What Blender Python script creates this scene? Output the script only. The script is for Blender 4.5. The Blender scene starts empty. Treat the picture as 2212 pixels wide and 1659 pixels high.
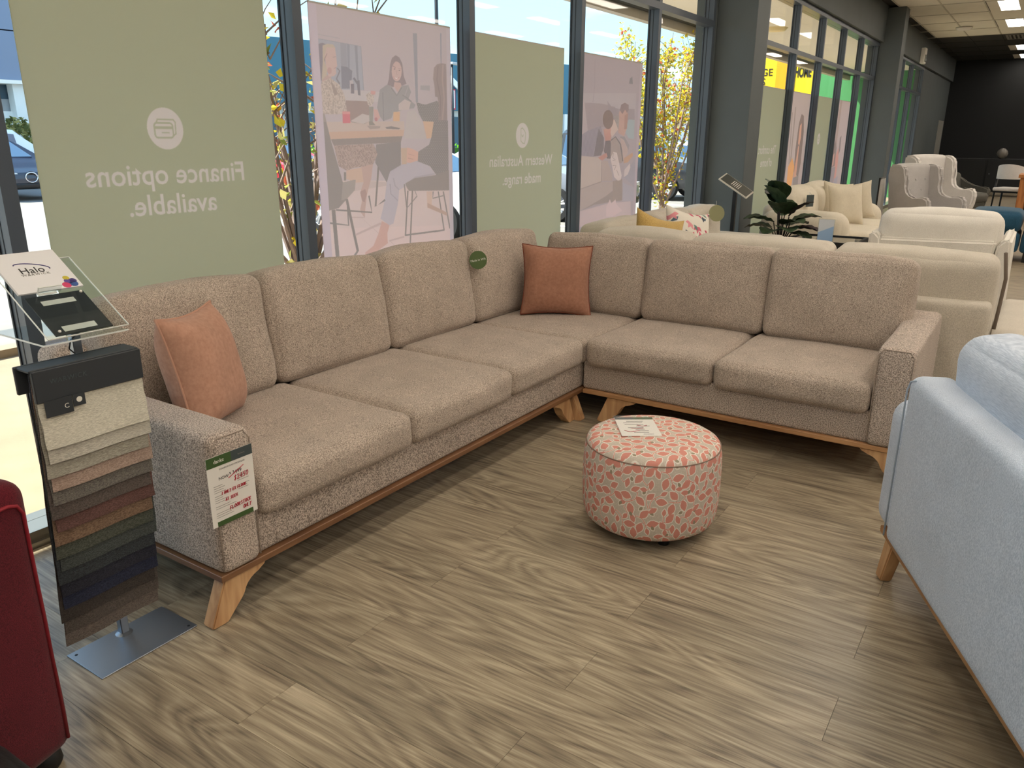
import bpy, bmesh, math, random
import numpy as np
from mathutils import Vector, Matrix, noise as mnoise

random.seed(7)
SC = bpy.context.scene
COL = SC.collection
PI = math.pi

# ------------------------------------------------------------------ camera, sky, sun, exposure
cd = bpy.data.cameras.new('camera')
cam = bpy.data.objects.new('camera', cd)
COL.objects.link(cam)
yaw, pitch, roll = 0.98596671, 0.30546529, 0.00437977
fw = Vector((math.sin(yaw) * math.cos(pitch), math.cos(yaw) * math.cos(pitch), -math.sin(pitch)))
r0 = Vector((math.cos(yaw), -math.sin(yaw), 0))
u0 = r0.cross(fw)
rt = math.cos(roll) * r0 + math.sin(roll) * u0
up = -math.sin(roll) * r0 + math.cos(roll) * u0
mw = Matrix(((rt.x, up.x, -fw.x, 0), (rt.y, up.y, -fw.y, 0), (rt.z, up.z, -fw.z, 1.5), (0, 0, 0, 1)))
cam.matrix_world = mw
cd.sensor_fit = 'HORIZONTAL'
cd.sensor_width = 36.0
cd.lens = 36.0 * 1687.21 / 2212.0
cd.clip_start = 0.05
cd.clip_end = 400
SC.camera = cam

SUN_DIR = Vector((0.35, -0.55, -0.80)).normalized()      # travel direction of the sunlight
world = bpy.data.worlds.new('world')
SC.world = world
world.use_nodes = True
wn, wl = world.node_tree.nodes, world.node_tree.links
wn.clear()
wout = wn.new('ShaderNodeOutputWorld')
wbg = wn.new('ShaderNodeBackground')
tco = wn.new('ShaderNodeTexCoord')
sep = wn.new('ShaderNodeSeparateXYZ')
wl.new(tco.outputs['Generated'], sep.inputs[0])
ramp = wn.new('ShaderNodeValToRGB')
ramp.color_ramp.elements[0].position = 0.0
ramp.color_ramp.elements[0].color = (0.42, 0.70, 0.92, 1)
ramp.color_ramp.elements[1].position = 0.9
ramp.color_ramp.elements[1].color = (0.16, 0.38, 0.78, 1)
e = ramp.color_ramp.elements.new(0.22)
e.color = (0.34, 0.64, 0.92, 1)
wl.new(sep.outputs['Z'], ramp.inputs[0])
wmap = wn.new('ShaderNodeMapping')
wmap.inputs['Scale'].default_value = (2.2, 2.2, 9.0)
wl.new(tco.outputs['Generated'], wmap.inputs[0])
wno = wn.new('ShaderNodeTexNoise')
wno.inputs['Scale'].default_value = 1.6
wno.inputs['Detail'].default_value = 6
wl.new(wmap.outputs[0], wno.inputs['Vector'])
wr2 = wn.new('ShaderNodeValToRGB')
wr2.color_ramp.elements[0].position = 0.48
wr2.color_ramp.elements[1].position = 0.68
wl.new(wno.outputs['Fac'], wr2.inputs[0])
wmx = wn.new('ShaderNodeMix')
wmx.data_type = 'RGBA'
wl.new(wr2.outputs[0], wmx.inputs[0])
wl.new(ramp.outputs[0], wmx.inputs[6])
wmx.inputs[7].default_value = (0.9, 0.95, 1.0, 1)
wl.new(wmx.outputs[2], wbg.inputs['Color'])
wbg.inputs['Strength'].default_value = 1.0
wl.new(wbg.outputs[0], wout.inputs[0])

sl = bpy.data.lights.new('sun', 'SUN')
sl.energy = 7.0
sl.angle = 0.009
sl.color = (1.0, 0.95, 0.86)
sun = bpy.data.objects.new('sun', sl)
COL.objects.link(sun)
sun.rotation_euler = SUN_DIR.to_track_quat('-Z', 'Y').to_euler()
LAMP_STRENGTH = 6.5                                        # the ceiling panels

SC.view_settings.view_transform = 'Standard'
SC.view_settings.look = 'None'
SC.view_settings.exposure = 1.35
SC.view_settings.gamma = 1.0
SC.view_settings.use_curve_mapping = False

# ------------------------------------------------------------------ materials
def lin(c):
    out = []
    for v in c[:3]:
        v = v / 255.0
        out.append(v / 12.92 if v <= 0.04045 else ((v + 0.055) / 1.055) ** 2.4)
    return (out[0], out[1], out[2], 1.0)

def base(name):
    m = bpy.data.materials.new(name)
    m.use_nodes = True
    nt = m.node_tree
    return m, nt, nt.nodes['Principled BSDF']

def M(name, rgb, rough=0.6, var=0.0, vs=6.0, bump=0.0, bs=60.0, metal=0.0, spec=0.4, stretch=None, sheen=0.0, vor=False, emit=0.0):
    m, nt, b = base(name)
    c = lin(rgb)
    b.inputs['Base Color'].default_value = c
    b.inputs['Roughness'].default_value = rough
    b.inputs['Metallic'].default_value = metal
    b.inputs['Specular IOR Level'].default_value = spec
    if sheen:
        b.inputs['Sheen Weight'].default_value = sheen
    if emit:
        b.inputs['Emission Color'].default_value = c
        b.inputs['Emission Strength'].default_value = emit
    if var or bump:
        tc = nt.nodes.new('ShaderNodeTexCoord')
        mp = nt.nodes.new('ShaderNodeMapping')
        nt.links.new(tc.outputs['Object'], mp.inputs[0])
        if stretch:
            mp.inputs['Scale'].default_value = stretch
    if var:
        no = nt.nodes.new('ShaderNodeTexNoise')
        no.inputs['Scale'].default_value = vs
        no.inputs['Detail'].default_value = 4
        nt.links.new(mp.outputs[0], no.inputs['Vector'])
        rp = nt.nodes.new('ShaderNodeValToRGB')
        rp.color_ramp.elements[0].position = 0.3
        rp.color_ramp.elements[1].position = 0.7
        rp.color_ramp.elements[0].color = tuple(c[i] * (1 - var) for i in range(3)) + (1,)
        rp.color_ramp.elements[1].color = tuple(min(1, c[i] * (1 + var)) for i in range(3)) + (1,)
        nt.links.new(no.outputs['Fac'], rp.inputs[0])
        nt.links.new(rp.outputs[0], b.inputs['Base Color'])
    if bump:
        if vor:
            n2 = nt.nodes.new('ShaderNodeTexVoronoi')
            out = n2.outputs['Distance']
        else:
            n2 = nt.nodes.new('ShaderNodeTexNoise')
            n2.inputs['Detail'].default_value = 3
            out = n2.outputs['Fac']
        n2.inputs['Scale'].default_value = bs
        nt.links.new(mp.outputs[0], n2.inputs['Vector'])
        bp = nt.nodes.new('ShaderNodeBump')
        bp.inputs['Strength'].default_value = bump
        bp.inputs['Distance'].default_value = 0.004
        nt.links.new(out, bp.inputs['Height'])
        nt.links.new(bp.outputs[0], b.inputs['Normal'])
    return m

def fabric(name, dark, light, scale=320.0, bump=0.5, large=0.10, stretch=(1, 1, 1), thr=(0.38, 0.62), dist=0.004, weave=0.0):
    """Woven or boucle cloth: two yarn tones, slow unevenness, nubby relief."""
    m, nt, b = base(name)
    N, L = nt.nodes, nt.links
    b.inputs['Roughness'].default_value = 0.9
    b.inputs['Specular IOR Level'].default_value = 0.15
    b.inputs['Sheen Weight'].default_value = 0.15
    tc = N.new('ShaderNodeTexCoord')
    mp = N.new('ShaderNodeMapping')
    mp.inputs['Scale'].default_value = stretch
    L.new(tc.outputs['Object'], mp.inputs[0])
    no = N.new('ShaderNodeTexNoise')
    no.inputs['Scale'].default_value = scale
    no.inputs['Detail'].default_value = 2.5
    no.inputs['Roughness'].default_value = 0.6
    L.new(mp.outputs[0], no.inputs['Vector'])
    rp = N.new('ShaderNodeValToRGB')
    rp.color_ramp.elements[0].position = thr[0]
    rp.color_ramp.elements[1].position = thr[1]
    rp.color_ramp.elements[0].color = lin(dark)
    rp.color_ramp.elements[1].color = lin(light)
    L.new(no.outputs['Fac'], rp.inputs[0])
    n2 = N.new('ShaderNodeTexNoise')
    n2.inputs['Scale'].default_value = 7.0
    n2.inputs['Detail'].default_value = 4
    L.new(tc.outputs['Object'], n2.inputs['Vector'])
    mr = N.new('ShaderNodeMapRange')
    mr.inputs['From Min'].default_value = 0.3
    mr.inputs['From Max'].default_value = 0.7
    mr.inputs['To Min'].default_value = 1 - large
    mr.inputs['To Max'].default_value = 1 + large
    L.new(n2.outputs['Fac'], mr.inputs['Value'])
    hsv = N.new('ShaderNodeHueSaturation')
    L.new(mr.outputs[0], hsv.inputs['Value'])
    L.new(rp.outputs[0], hsv.inputs['Color'])
    L.new(hsv.outputs[0], b.inputs['Base Color'])
    bp = N.new('ShaderNodeBump')
    bp.inputs['Strength'].default_value = bump
    bp.inputs['Distance'].default_value = dist
    L.new(no.outputs['Fac'], bp.inputs['Height'])
    L.new(bp.outputs[0], b.inputs['Normal'])
    return m

def wood(name, c1, c2, scale=9.0, axis=(1, 1, 0.08), rough=0.45, rand=False):
    m, nt, b = base(name)
    N, L = nt.nodes, nt.links
    b.inputs['Roughness'].default_value = rough
    tc = N.new('ShaderNodeTexCoord')
    mp = N.new('ShaderNodeMapping')
    mp.inputs['Scale'].default_value = axis
    L.new(tc.outputs['Object'], mp.inputs[0])
    no = N.new('ShaderNodeTexNoise')
    no.inputs['Scale'].default_value = scale * 6
    no.inputs['Detail'].default_value = 5
    no.inputs['Distortion'].default_value = 0.6
    L.new(mp.outputs[0], no.inputs['Vector'])
    rp = N.new('ShaderNodeValToRGB')
    rp.color_ramp.elements[0].position = 0.32
    rp.color_ramp.elements[1].position = 0.68
    rp.color_ramp.elements[0].color = lin(c1)
    rp.color_ramp.elements[1].color = lin(c2)
    L.new(no.outputs['Fac'], rp.inputs[0])
    L.new(rp.outputs[0], b.inputs['Base Color'])
    return m

def floor_wood(name):
    """Grey-brown vinyl plank: grain along the plank, cathedral figure, a tone of its own per plank."""
    m, nt, b = base(name)
    N, L = nt.nodes, nt.links
    b.inputs['Roughness'].default_value = 0.33
    b.inputs['Specular IOR Level'].default_value = 0.45
    tc = N.new('ShaderNodeTexCoord')
    oi = N.new('ShaderNodeObjectInfo')
    mul = N.new('ShaderNodeVectorMath'); mul.operation = 'SCALE'
    mul.inputs[0].default_value = (3.7, 9.1, 5.3)
    L.new(oi.outputs['Random'], mul.inputs['Scale'])
    add = N.new('ShaderNodeVectorMath'); add.operation = 'ADD'
    L.new(tc.outputs['Object'], add.inputs[0])
    L.new(mul.outputs[0], add.inputs[1])
    def nz(scale, sc, det, dist):
        mp = N.new('ShaderNodeMapping')
        mp.inputs['Scale'].default_value = sc
        L.new(add.outputs[0], mp.inputs[0])
        n = N.new('ShaderNodeTexNoise')
        n.inputs['Scale'].default_value = scale
        n.inputs['Detail'].default_value = det
        n.inputs['Distortion'].default_value = dist
        L.new(mp.outputs[0], n.inputs['Vector'])
        return n
    warp = nz(5.0, (1.0, 0.15, 1), 1.2, 0.15)
    # rings: contour lines of a slow field stretched along the plank
    m1 = N.new('ShaderNodeMath'); m1.operation = 'MULTIPLY'; m1.inputs[1].default_value = 40.0
    L.new(warp.outputs['Fac'], m1.inputs[0])
    sx = N.new('ShaderNodeSeparateXYZ'); L.new(add.outputs[0], sx.inputs[0])
    m3 = N.new('ShaderNodeMath'); m3.operation = 'MULTIPLY_ADD'; m3.inputs[1].default_value = 16.0
    L.new(sx.outputs['X'], m3.inputs[0]); L.new(m1.outputs[0], m3.inputs[2])
    m2 = N.new('ShaderNodeMath'); m2.operation = 'PINGPONG'; m2.inputs[1].default_value = 1.0
    L.new(m3.outputs[0], m2.inputs[0])
    fine = nz(170.0, (1.0, 0.03, 1), 4, 0.3)
    mid = nz(22.0, (1.0, 0.10, 1), 6, 0.9)
    a1 = N.new('ShaderNodeMath'); a1.operation = 'MULTIPLY_ADD'; a1.inputs[1].default_value = 0.13
    L.new(m2.outputs[0], a1.inputs[0])
    a2 = N.new('ShaderNodeMath'); a2.operation = 'MULTIPLY_ADD'; a2.inputs[1].default_value = 0.46
    L.new(fine.outputs['Fac'], a2.inputs[0])
    a3 = N.new('ShaderNodeMath'); a3.operation = 'MULTIPLY'; a3.inputs[1].default_value = 0.42
    L.new(mid.outputs['Fac'], a3.inputs[0])
    L.new(a3.outputs[0], a2.inputs[2])
    L.new(a2.outputs[0], a1.inputs[2])
    rp = N.new('ShaderNodeValToRGB')
    rp.color_ramp.elements[0].position = 0.32
    rp.color_ramp.elements[1].position = 0.74
    rp.color_ramp.elements[0].color = lin((96, 84, 70))
    rp.color_ramp.elements[1].color = lin((194, 181, 154))
    ee = rp.color_ramp.elements.new(0.52)
    ee.color = lin((152, 138, 114))
    L.new(a1.outputs[0], rp.inputs[0])
    mr = N.new('ShaderNodeMapRange')
    mr.inputs['To Min'].default_value = 0.9
    mr.inputs['To Max'].default_value = 1.08
    L.new(oi.outputs['Random'], mr.inputs['Value'])
    hsv = N.new('ShaderNodeHueSaturation')
    hsv.inputs['Saturation'].default_value = 0.92
    L.new(mr.outputs[0], hsv.inputs['Value'])
    L.new(rp.outputs[0], hsv.inputs['Color'])
    L.new(hsv.outputs[0], b.inputs['Base Color'])
    bp = N.new('ShaderNodeBump'); bp.inputs['Strength'].default_value = 0.08; bp.inputs['Distance'].default_value = 0.002
    L.new(fine.outputs['Fac'], bp.inputs['Height'])
    L.new(bp.outputs[0], b.inputs['Normal'])
    return m

def glass(name, tint=(248, 249, 246), refl=1.0):
    m = bpy.data.materials.new(name)
    m.use_nodes = True
    nt = m.node_tree
    nt.nodes.clear()
    o = nt.nodes.new('ShaderNodeOutputMaterial')
    mx = nt.nodes.new('ShaderNodeMixShader')
    t = nt.nodes.new('ShaderNodeBsdfTransparent')
    t.inputs[0].default_value = lin(tint)
    g = nt.nodes.new('ShaderNodeBsdfGlossy')
    g.inputs['Roughness'].default_value = 0.02
    f = nt.nodes.new('ShaderNodeLayerWeight')
    f.inputs[0].default_value = 0.5
    pw = nt.nodes.new('ShaderNodeMath'); pw.operation = 'POWER'; pw.inputs[1].default_value = 5.0
    nt.links.new(f.outputs['Facing'], pw.inputs[0])
    ml = nt.nodes.new('ShaderNodeMath'); ml.operation = 'MULTIPLY_ADD'; ml.inputs[1].default_value = 0.3 * refl; ml.inputs[2].default_value = 0.025 * refl
    nt.links.new(pw.outputs[0], ml.inputs[0])
    nt.links.new(ml.outputs[0], mx.inputs[0])
    nt.links.new(t.outputs[0], mx.inputs[1])
    nt.links.new(g.outputs[0], mx.inputs[2])
    nt.links.new(mx.outputs[0], o.inputs[0])
    return m

def translucent(name, rgb=None, image=None, trans=0.5, uvgen=True):
    """Printed banner cloth: part of the daylight comes through it."""
    m = bpy.data.materials.new(name)
    m.use_nodes = True
    nt = m.node_tree
    nt.nodes.clear()
    N, L = nt.nodes, nt.links
    o = N.new('ShaderNodeOutputMaterial')
    mx = N.new('ShaderNodeMixShader'); mx.inputs[0].default_value = trans
    d = N.new('ShaderNodeBsdfDiffuse')
    t = N.new('ShaderNodeBsdfTranslucent')
    L.new(d.outputs[0], mx.inputs[1]); L.new(t.outputs[0], mx.inputs[2])
    L.new(mx.outputs[0], o.inputs[0])
    if image is None:
        d.inputs[0].default_value = lin(rgb); t.inputs[0].default_value = lin(rgb)
    else:
        im = N.new('ShaderNodeTexImage'); im.image = image; im.extension = 'EXTEND'
        tc = N.new('ShaderNodeTexCoord'); s = N.new('ShaderNodeSeparateXYZ'); c = N.new('ShaderNodeCombineXYZ')
        L.new(tc.outputs['Generated'], s.inputs[0])
        L.new(s.outputs['X'], c.inputs['X']); L.new(s.outputs['Z'], c.inputs['Y'])
        L.new(c.outputs[0], im.inputs[0])
        L.new(im.outputs[0], d.inputs[0]); L.new(im.outputs[0], t.inputs[0])
    return m

# ------------------------------------------------------------------ print raster (drawn here, pixel by pixel)
def canvas(w, h, rgb):
    a = np.zeros((h, w, 3), np.float32)
    a[:] = np.array(rgb, np.float32)
    return a

def fillp(a, pts, rgb, alpha=1.0, tex=0):
    """Fill a polygon given in pixel units (y up)."""
    h, w = a.shape[:2]
    p = np.array(pts, np.float64)
    x0, y0 = np.floor(p.min(0)).astype(int) - 1
    x1, y1 = np.ceil(p.max(0)).astype(int) + 2
    x0, y0, x1, y1 = max(0, x0), max(0, y0), min(w, x1), min(h, y1)
    if x1 <= x0 or y1 <= y0:
        return
    cov = np.zeros((y1 - y0, x1 - x0), np.float32)
    for dx, dy in ((.25, .25), (.75, .25), (.25, .75), (.75, .75)):
        X, Y = np.meshgrid(np.arange(x0, x1) + dx, np.arange(y0, y1) + dy)
        ins = np.zeros(X.shape, bool)
        n = len(p)
        for i in range(n):
            xa, ya = p[i]; xb, yb = p[(i + 1) % n]
            if ya == yb:
                continue
            c = ((ya > Y) != (yb > Y)) & (X < (xb - xa) * (Y - ya) / (yb - ya) + xa)
            ins ^= c
        cov += ins * 0.25
    cov = cov[..., None] * alpha
    col = np.array(rgb, np.float32)
    reg = a[y0:y1, x0:x1]
    if tex:
        Y, X = np.mgrid[y0:y1, x0:x1]
        if tex == 1:
            rs = np.random.RandomState(int(abs(p.sum())) % 9999)
            k = rs.rand((y1 - y0) // 3 + 1, (x1 - x0) // 3 + 1)
            k = np.kron(k, np.ones((3, 3)))[:y1 - y0, :x1 - x0]
            t = np.where(k > .66, -20, np.where(k < .2, 10, 0))
        elif tex == 2:
            t = np.where(((X + Y) % 9 < 3) & ((X - Y) % 9 < 3), 34, 0)
        else:
            t = np.where(((X + Y // 3) % 11) < 4, 12, -4)
        col = col + t[..., None]
    a[y0:y1, x0:x1] = reg * (1 - cov) + col * cov

def to_image(name, a):
    h, w = a.shape[:2]
    im = bpy.data.images.new(name, w, h, alpha=False)
    px = np.ones((h, w, 4), np.float32)
    px[..., :3] = np.clip(a / 255.0, 0, 1)
    im.pixels.foreach_set(px.ravel())
    im.update()
    im.pack()
    return im

# ------------------------------------------------------------------ mesh helpers
def link(name, me, m=None, parent=None, loc=(0, 0, 0), rot=(0, 0, 0)):
    o = bpy.data.objects.new(name, me)
    COL.objects.link(o)
    if m is not None and me is not None:
        if isinstance(m, (list, tuple)):
            if not me.materials:
                for k in m:
                    me.materials.append(k)
        elif not me.materials:
            me.materials.append(m)
    o.parent = parent
    o.location = loc
    o.rotation_euler = rot
    return o

def fin(bm, name, smooth=False, angle=None):
    me = bpy.data.meshes.new(name)
    bmesh.ops.recalc_face_normals(bm, faces=bm.faces[:])
    if smooth:
        for f in bm.faces:
            f.smooth = True
    if angle:
        for ed in bm.edges:
            if len(ed.link_faces) == 2 and ed.calc_face_angle(0) > angle:
                ed.smooth = False
    bm.to_mesh(me)
    bm.free()
    return me

def obj(name, bm, m, parent=None, loc=(0, 0, 0), rot=(0, 0, 0), smooth=False, angle=None):
    return link(name, fin(bm, name, smooth, angle), m, parent, loc, rot)

def thing(name, label, cat, loc=(0, 0, 0), rotz=0.0, group=None):
    o = bpy.data.objects.new(name, None)
    COL.objects.link(o)
    o.empty_display_size = 0.1
    o.location = loc
    o.rotation_euler = (0, 0, rotz)
    o['label'] = label
    o['category'] = cat
    if group:
        o['group'] = group
    return o

def tag(o, label, cat, group=None):
    o['label'] = label
    o['category'] = cat
    if group:
        o['group'] = group
    return o

def structure(o, label=None):
    o['kind'] = 'structure'
    if label:
        o['label'] = label
    return o

def addbox(bm, x0, x1, y0, y1, z0, z1, mi=0):
    v = [bm.verts.new(p) for p in ((x0, y0, z0), (x1, y0, z0), (x1, y1, z0), (x0, y1, z0), (x0, y0, z1), (x1, y0, z1), (x1, y1, z1), (x0, y1, z1))]
    for q in ((0, 3, 2, 1), (4, 5, 6, 7), (0, 1, 5, 4), (1, 2, 6, 5), (2, 3, 7, 6), (3, 0, 4, 7)):
        f = bm.faces.new([v[i] for i in q])
        f.material_index = mi
    return v

def box(x0, x1, y0, y1, z0, z1, bev=0.0, seg=2):
    bm = bmesh.new()
    addbox(bm, x0, x1, y0, y1, z0, z1)
    if bev:
        bmesh.ops.bevel(bm, geom=bm.edges[:], offset=bev, segments=seg, profile=0.5, affect='EDGES')
    return bm

def boxes(lst):
    bm = bmesh.new()
    for b in lst:
        addbox(bm, *b)
    return bm

def addtube(bm, pts, r, n=8, r1=None, cap=True):
    """Tube along points; r may taper to r1."""
    pts = [Vector(p) for p in pts]
    rings = []
    k = len(pts)
    prev = None
    for i, p in enumerate(pts):
        d = (pts[min(i + 1, k - 1)] - pts[max(i - 1, 0)]).normalized()
        ref = prev if prev is not None else (Vector((0, 0, 1)) if abs(d.z) < 0.9 else Vector((1, 0, 0)))
        a = (ref - d * ref.dot(d)).normalized()
        prev = a
        b = d.cross(a)
        rr = r if r1 is None else r + (r1 - r) * i / (k - 1)
        rings.append([bm.verts.new(p + a * rr * math.cos(2 * PI * j / n) + b * rr * math.sin(2 * PI * j / n)) for j in range(n)])
    for i in range(k - 1):
        for j in range(n):
            bm.faces.new((rings[i][j], rings[i][(j + 1) % n], rings[i + 1][(j + 1) % n], rings[i + 1][j]))
    if cap:
        bm.faces.new(rings[0][::-1])
        bm.faces.new(rings[-1])
    return rings

def tube(pts, r, n=8, r1=None):
    bm = bmesh.new()
    addtube(bm, pts, r, n, r1)
    return bm

def lathe(prof, n=48, uv=None):
    """prof: list of (radius, z); radius 0 closes to a point."""
    bm = bmesh.new()
    rings = []
    for r, z in prof:
        if r < 1e-6:
            rings.append([bm.verts.new((0, 0, z))])
        else:
            rings.append([bm.verts.new((r * math.cos(2 * PI * j / n), r * math.sin(2 * PI * j / n), z)) for j in range(n)])
    for i in range(len(rings) - 1):
        a, b = rings[i], rings[i + 1]
        for j in range(n):
            q = [a[j % len(a)], a[(j + 1) % len(a)], b[(j + 1) % len(b)], b[j % len(b)]]
            u = []
            for v in q:
                if v not in u:
                    u.append(v)
            if len(u) > 2:
                bm.faces.new(u)
    return bm

def prism(poly, d0, d1, plane='XZ'):
    """Extrude a polygon; plane XZ extrudes along Y, YZ along X, XY along Z."""
    bm = bmesh.new()
    def P(p, d):
        return {'XZ': (p[0], d, p[1]), 'YZ': (d, p[0], p[1]), 'XY': (p[0], p[1], d)}[plane]
    a = [bm.verts.new(P(p, d0)) for p in poly]
    b = [bm.verts.new(P(p, d1)) for p in poly]
    bm.faces.new(a[::-1]); bm.faces.new(b)
    n = len(poly)
    for i in range(n):
        bm.faces.new((a[i], a[(i + 1) % n], b[(i + 1) % n], b[i]))
    return bm

def spaced(a, r, n):
    """Parameter values over [-a, a], dense within r of the ends."""
    k = 4
    e = [a - r * (1 - math.sin(PI / 2 * i / k)) for i in range(k + 1)]
    c = max(a - r, 1e-4)
    mid = [c * (2.0 * i / n - 1) for i in range(1, n)]
    out = [-v for v in e[::-1]] + mid + e
    return out

def soft(w, d, h, r=0.04, puff=(0, 0, 0), n=8, wob=0.0, seed=0, crown=0.0, taper=0.0):
    """Upholstered block: rounded edges, faces that swell, slightly uneven; centre bottom at the origin."""
    A = (w / 2, d / 2, h / 2)
    r = min(r, A[0] * .98, A[1] * .98, A[2] * .98)
    bm = bmesh.new()
    cache = {}
    def vert(p):
        key = (round(p[0], 5), round(p[1], 5), round(p[2], 5))
        if key in cache:
            return cache[key]
        q = [max(-(A[i] - r), min(A[i] - r, p[i])) for i in range(3)]
        dv = Vector((p[0] - q[0], p[1] - q[1], p[2] - q[2]))
        if dv.length > 1e-9:
            dv = dv.normalized() * r
        o = Vector(q) + dv
        t = [p[i] / A[i] for i in range(3)]
        for i in range(3):
            if puff[i]:
                j, k = (i + 1) % 3, (i + 2) % 3
                o[i] += puff[i] * t[i] * abs(t[i]) * (1 - t[j] ** 2) * (1 - t[k] ** 2)
        if crown and t[2] > 0:
            o[2] += crown * (1 - t[0] ** 2) * t[2]
        if taper:
            o[0] *= 1 - taper * (t[2] + 1) / 2
        if wob:
            o += mnoise.noise_vector(Vector((o[0] * 5 + seed * 7.1, o[1] * 5, o[2] * 5))) * wob
            o += mnoise.noise_vector(Vector((o[0] * 16 + seed * 3.3, o[1] * 16, o[2] * 16))) * wob * 0.25
        v = bm.verts.new((o[0], o[1], o[2] + A[2]))
        cache[key] = v
        return v
    S = [spaced(A[i], r, n) for i in range(3)]
    for ax in range(3):
        j, k = (ax + 1) % 3, (ax + 2) % 3
        for s in (-1, 1):
            for a in range(len(S[j]) - 1):
                for b in range(len(S[k]) - 1):
                    q = []
                    for aa, bb in ((a, b), (a + 1, b), (a + 1, b + 1), (a, b + 1)):
                        p = [0, 0, 0]
                        p[ax] = s * A[ax]; p[j] = S[j][aa]; p[k] = S[k][bb]
                        q.append(vert(p))
                    u = []
                    for v in q:
                        if v not in u:
                            u.append(v)
                    if len(u) > 2:
                        try:
                            bm.faces.new(u)
                        except ValueError:
                            pass
    return bm

def softw(name, x0, x1, y0, y1, z0, z1, m, root, r=0.04, puff=(0, 0, 0), n=8, wob=0.0, seed=0, rot=(0, 0, 0), crown=0.0, taper=0.0):
    """soft() placed by its extents in the parent's frame, turned about its bottom centre."""
    bm = soft(x1 - x0, y1 - y0, z1 - z0, r, puff, n, wob, seed, crown, taper)
    return obj(name, bm, m, root, ((x0 + x1) / 2, (y0 + y1) / 2, z0), rot, smooth=True)

def pillow(size=0.44, thick=0.15, pinch=0.07, n=22, wob=0.006, seed=1):
    """Scatter cushion in the XZ plane, thickness along Y, corners drawn out; bottom at z = 0."""
    bm = bmesh.new()
    a = size / 2
    def pt(u, v, s):
        x = a * u * (1 - pinch * (1 - v * v))
        z = a * v * (1 - pinch * (1 - u * u))
        t = thick / 2 * (max(0, 1 - u ** 4) * max(0, 1 - v ** 4)) ** 0.66
        ear = 1 + .035 * u * u * v * v
        x *= ear
        z *= ear
        w = mnoise.noise(Vector((x * 9 + seed * 5, z * 9, s * 3))) * wob * (1 - u * u) * (1 - v * v)
        return (x, s * (t + w), z + a)
    g = {}
    U = [math.sin(PI / 2 * (2 * i / n - 1)) for i in range(n + 1)]
    for s in (-1, 1):
        for i in range(n + 1):
            for j in range(n + 1):
                edge = i in (0, n) or j in (0, n)
                key = (0 if edge else s, i, j)
                if key not in g:
                    g[key] = bm.verts.new(pt(U[i], U[j], 0 if edge else s))
    for s in (-1, 1):
        for i in range(n):
            for j in range(n):
                q = []
                for ii, jj in ((i, j), (i + 1, j), (i + 1, j + 1), (i, j + 1)):
                    edge = ii in (0, n) or jj in (0, n)
                    q.append(g[(0 if edge else s, ii, jj)])
                bm.faces.new(q if s < 0 else q[::-1])
    return bm

def pillow_piping(size=0.44, pinch=0.07, r=0.005, k=14):
    a = size / 2
    pts = []
    for (u0, v0, u1, v1) in ((-1, -1, 1, -1), (1, -1, 1, 1), (1, 1, -1, 1), (-1, 1, -1, -1)):
        for i in range(k):
            t = i / k
            u, v = u0 + (u1 - u0) * t, v0 + (v1 - v0) * t
            ear = 1 + .035 * u * u * v * v
            pts.append((a * u * (1 - pinch * (1 - v * v)) * ear, 0, a * v * (1 - pinch * (1 - u * u)) * ear + a))
    pts.append(pts[0])
    return tube(pts, r, 6)

def text_mesh(s, size, extrude=0.0004, align='CENTER', shear=0.0, spacing=1.0, offset=0.0):
    c = bpy.data.curves.new('lettering', 'FONT')
    c.body = s
    c.size = size
    c.extrude = extrude
    c.align_x = align
    c.align_y = 'CENTER'
    c.shear = shear
    c.space_character = spacing
    c.offset = offset
    c.resolution_u = 3
    o = bpy.data.objects.new('lettering', c)
    COL.objects.link(o)
    dg = bpy.context.evaluated_depsgraph_get()
    me = bpy.data.meshes.new_from_object(o.evaluated_get(dg))
    bpy.data.objects.remove(o)
    bpy.data.curves.remove(c)
    return me

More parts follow.
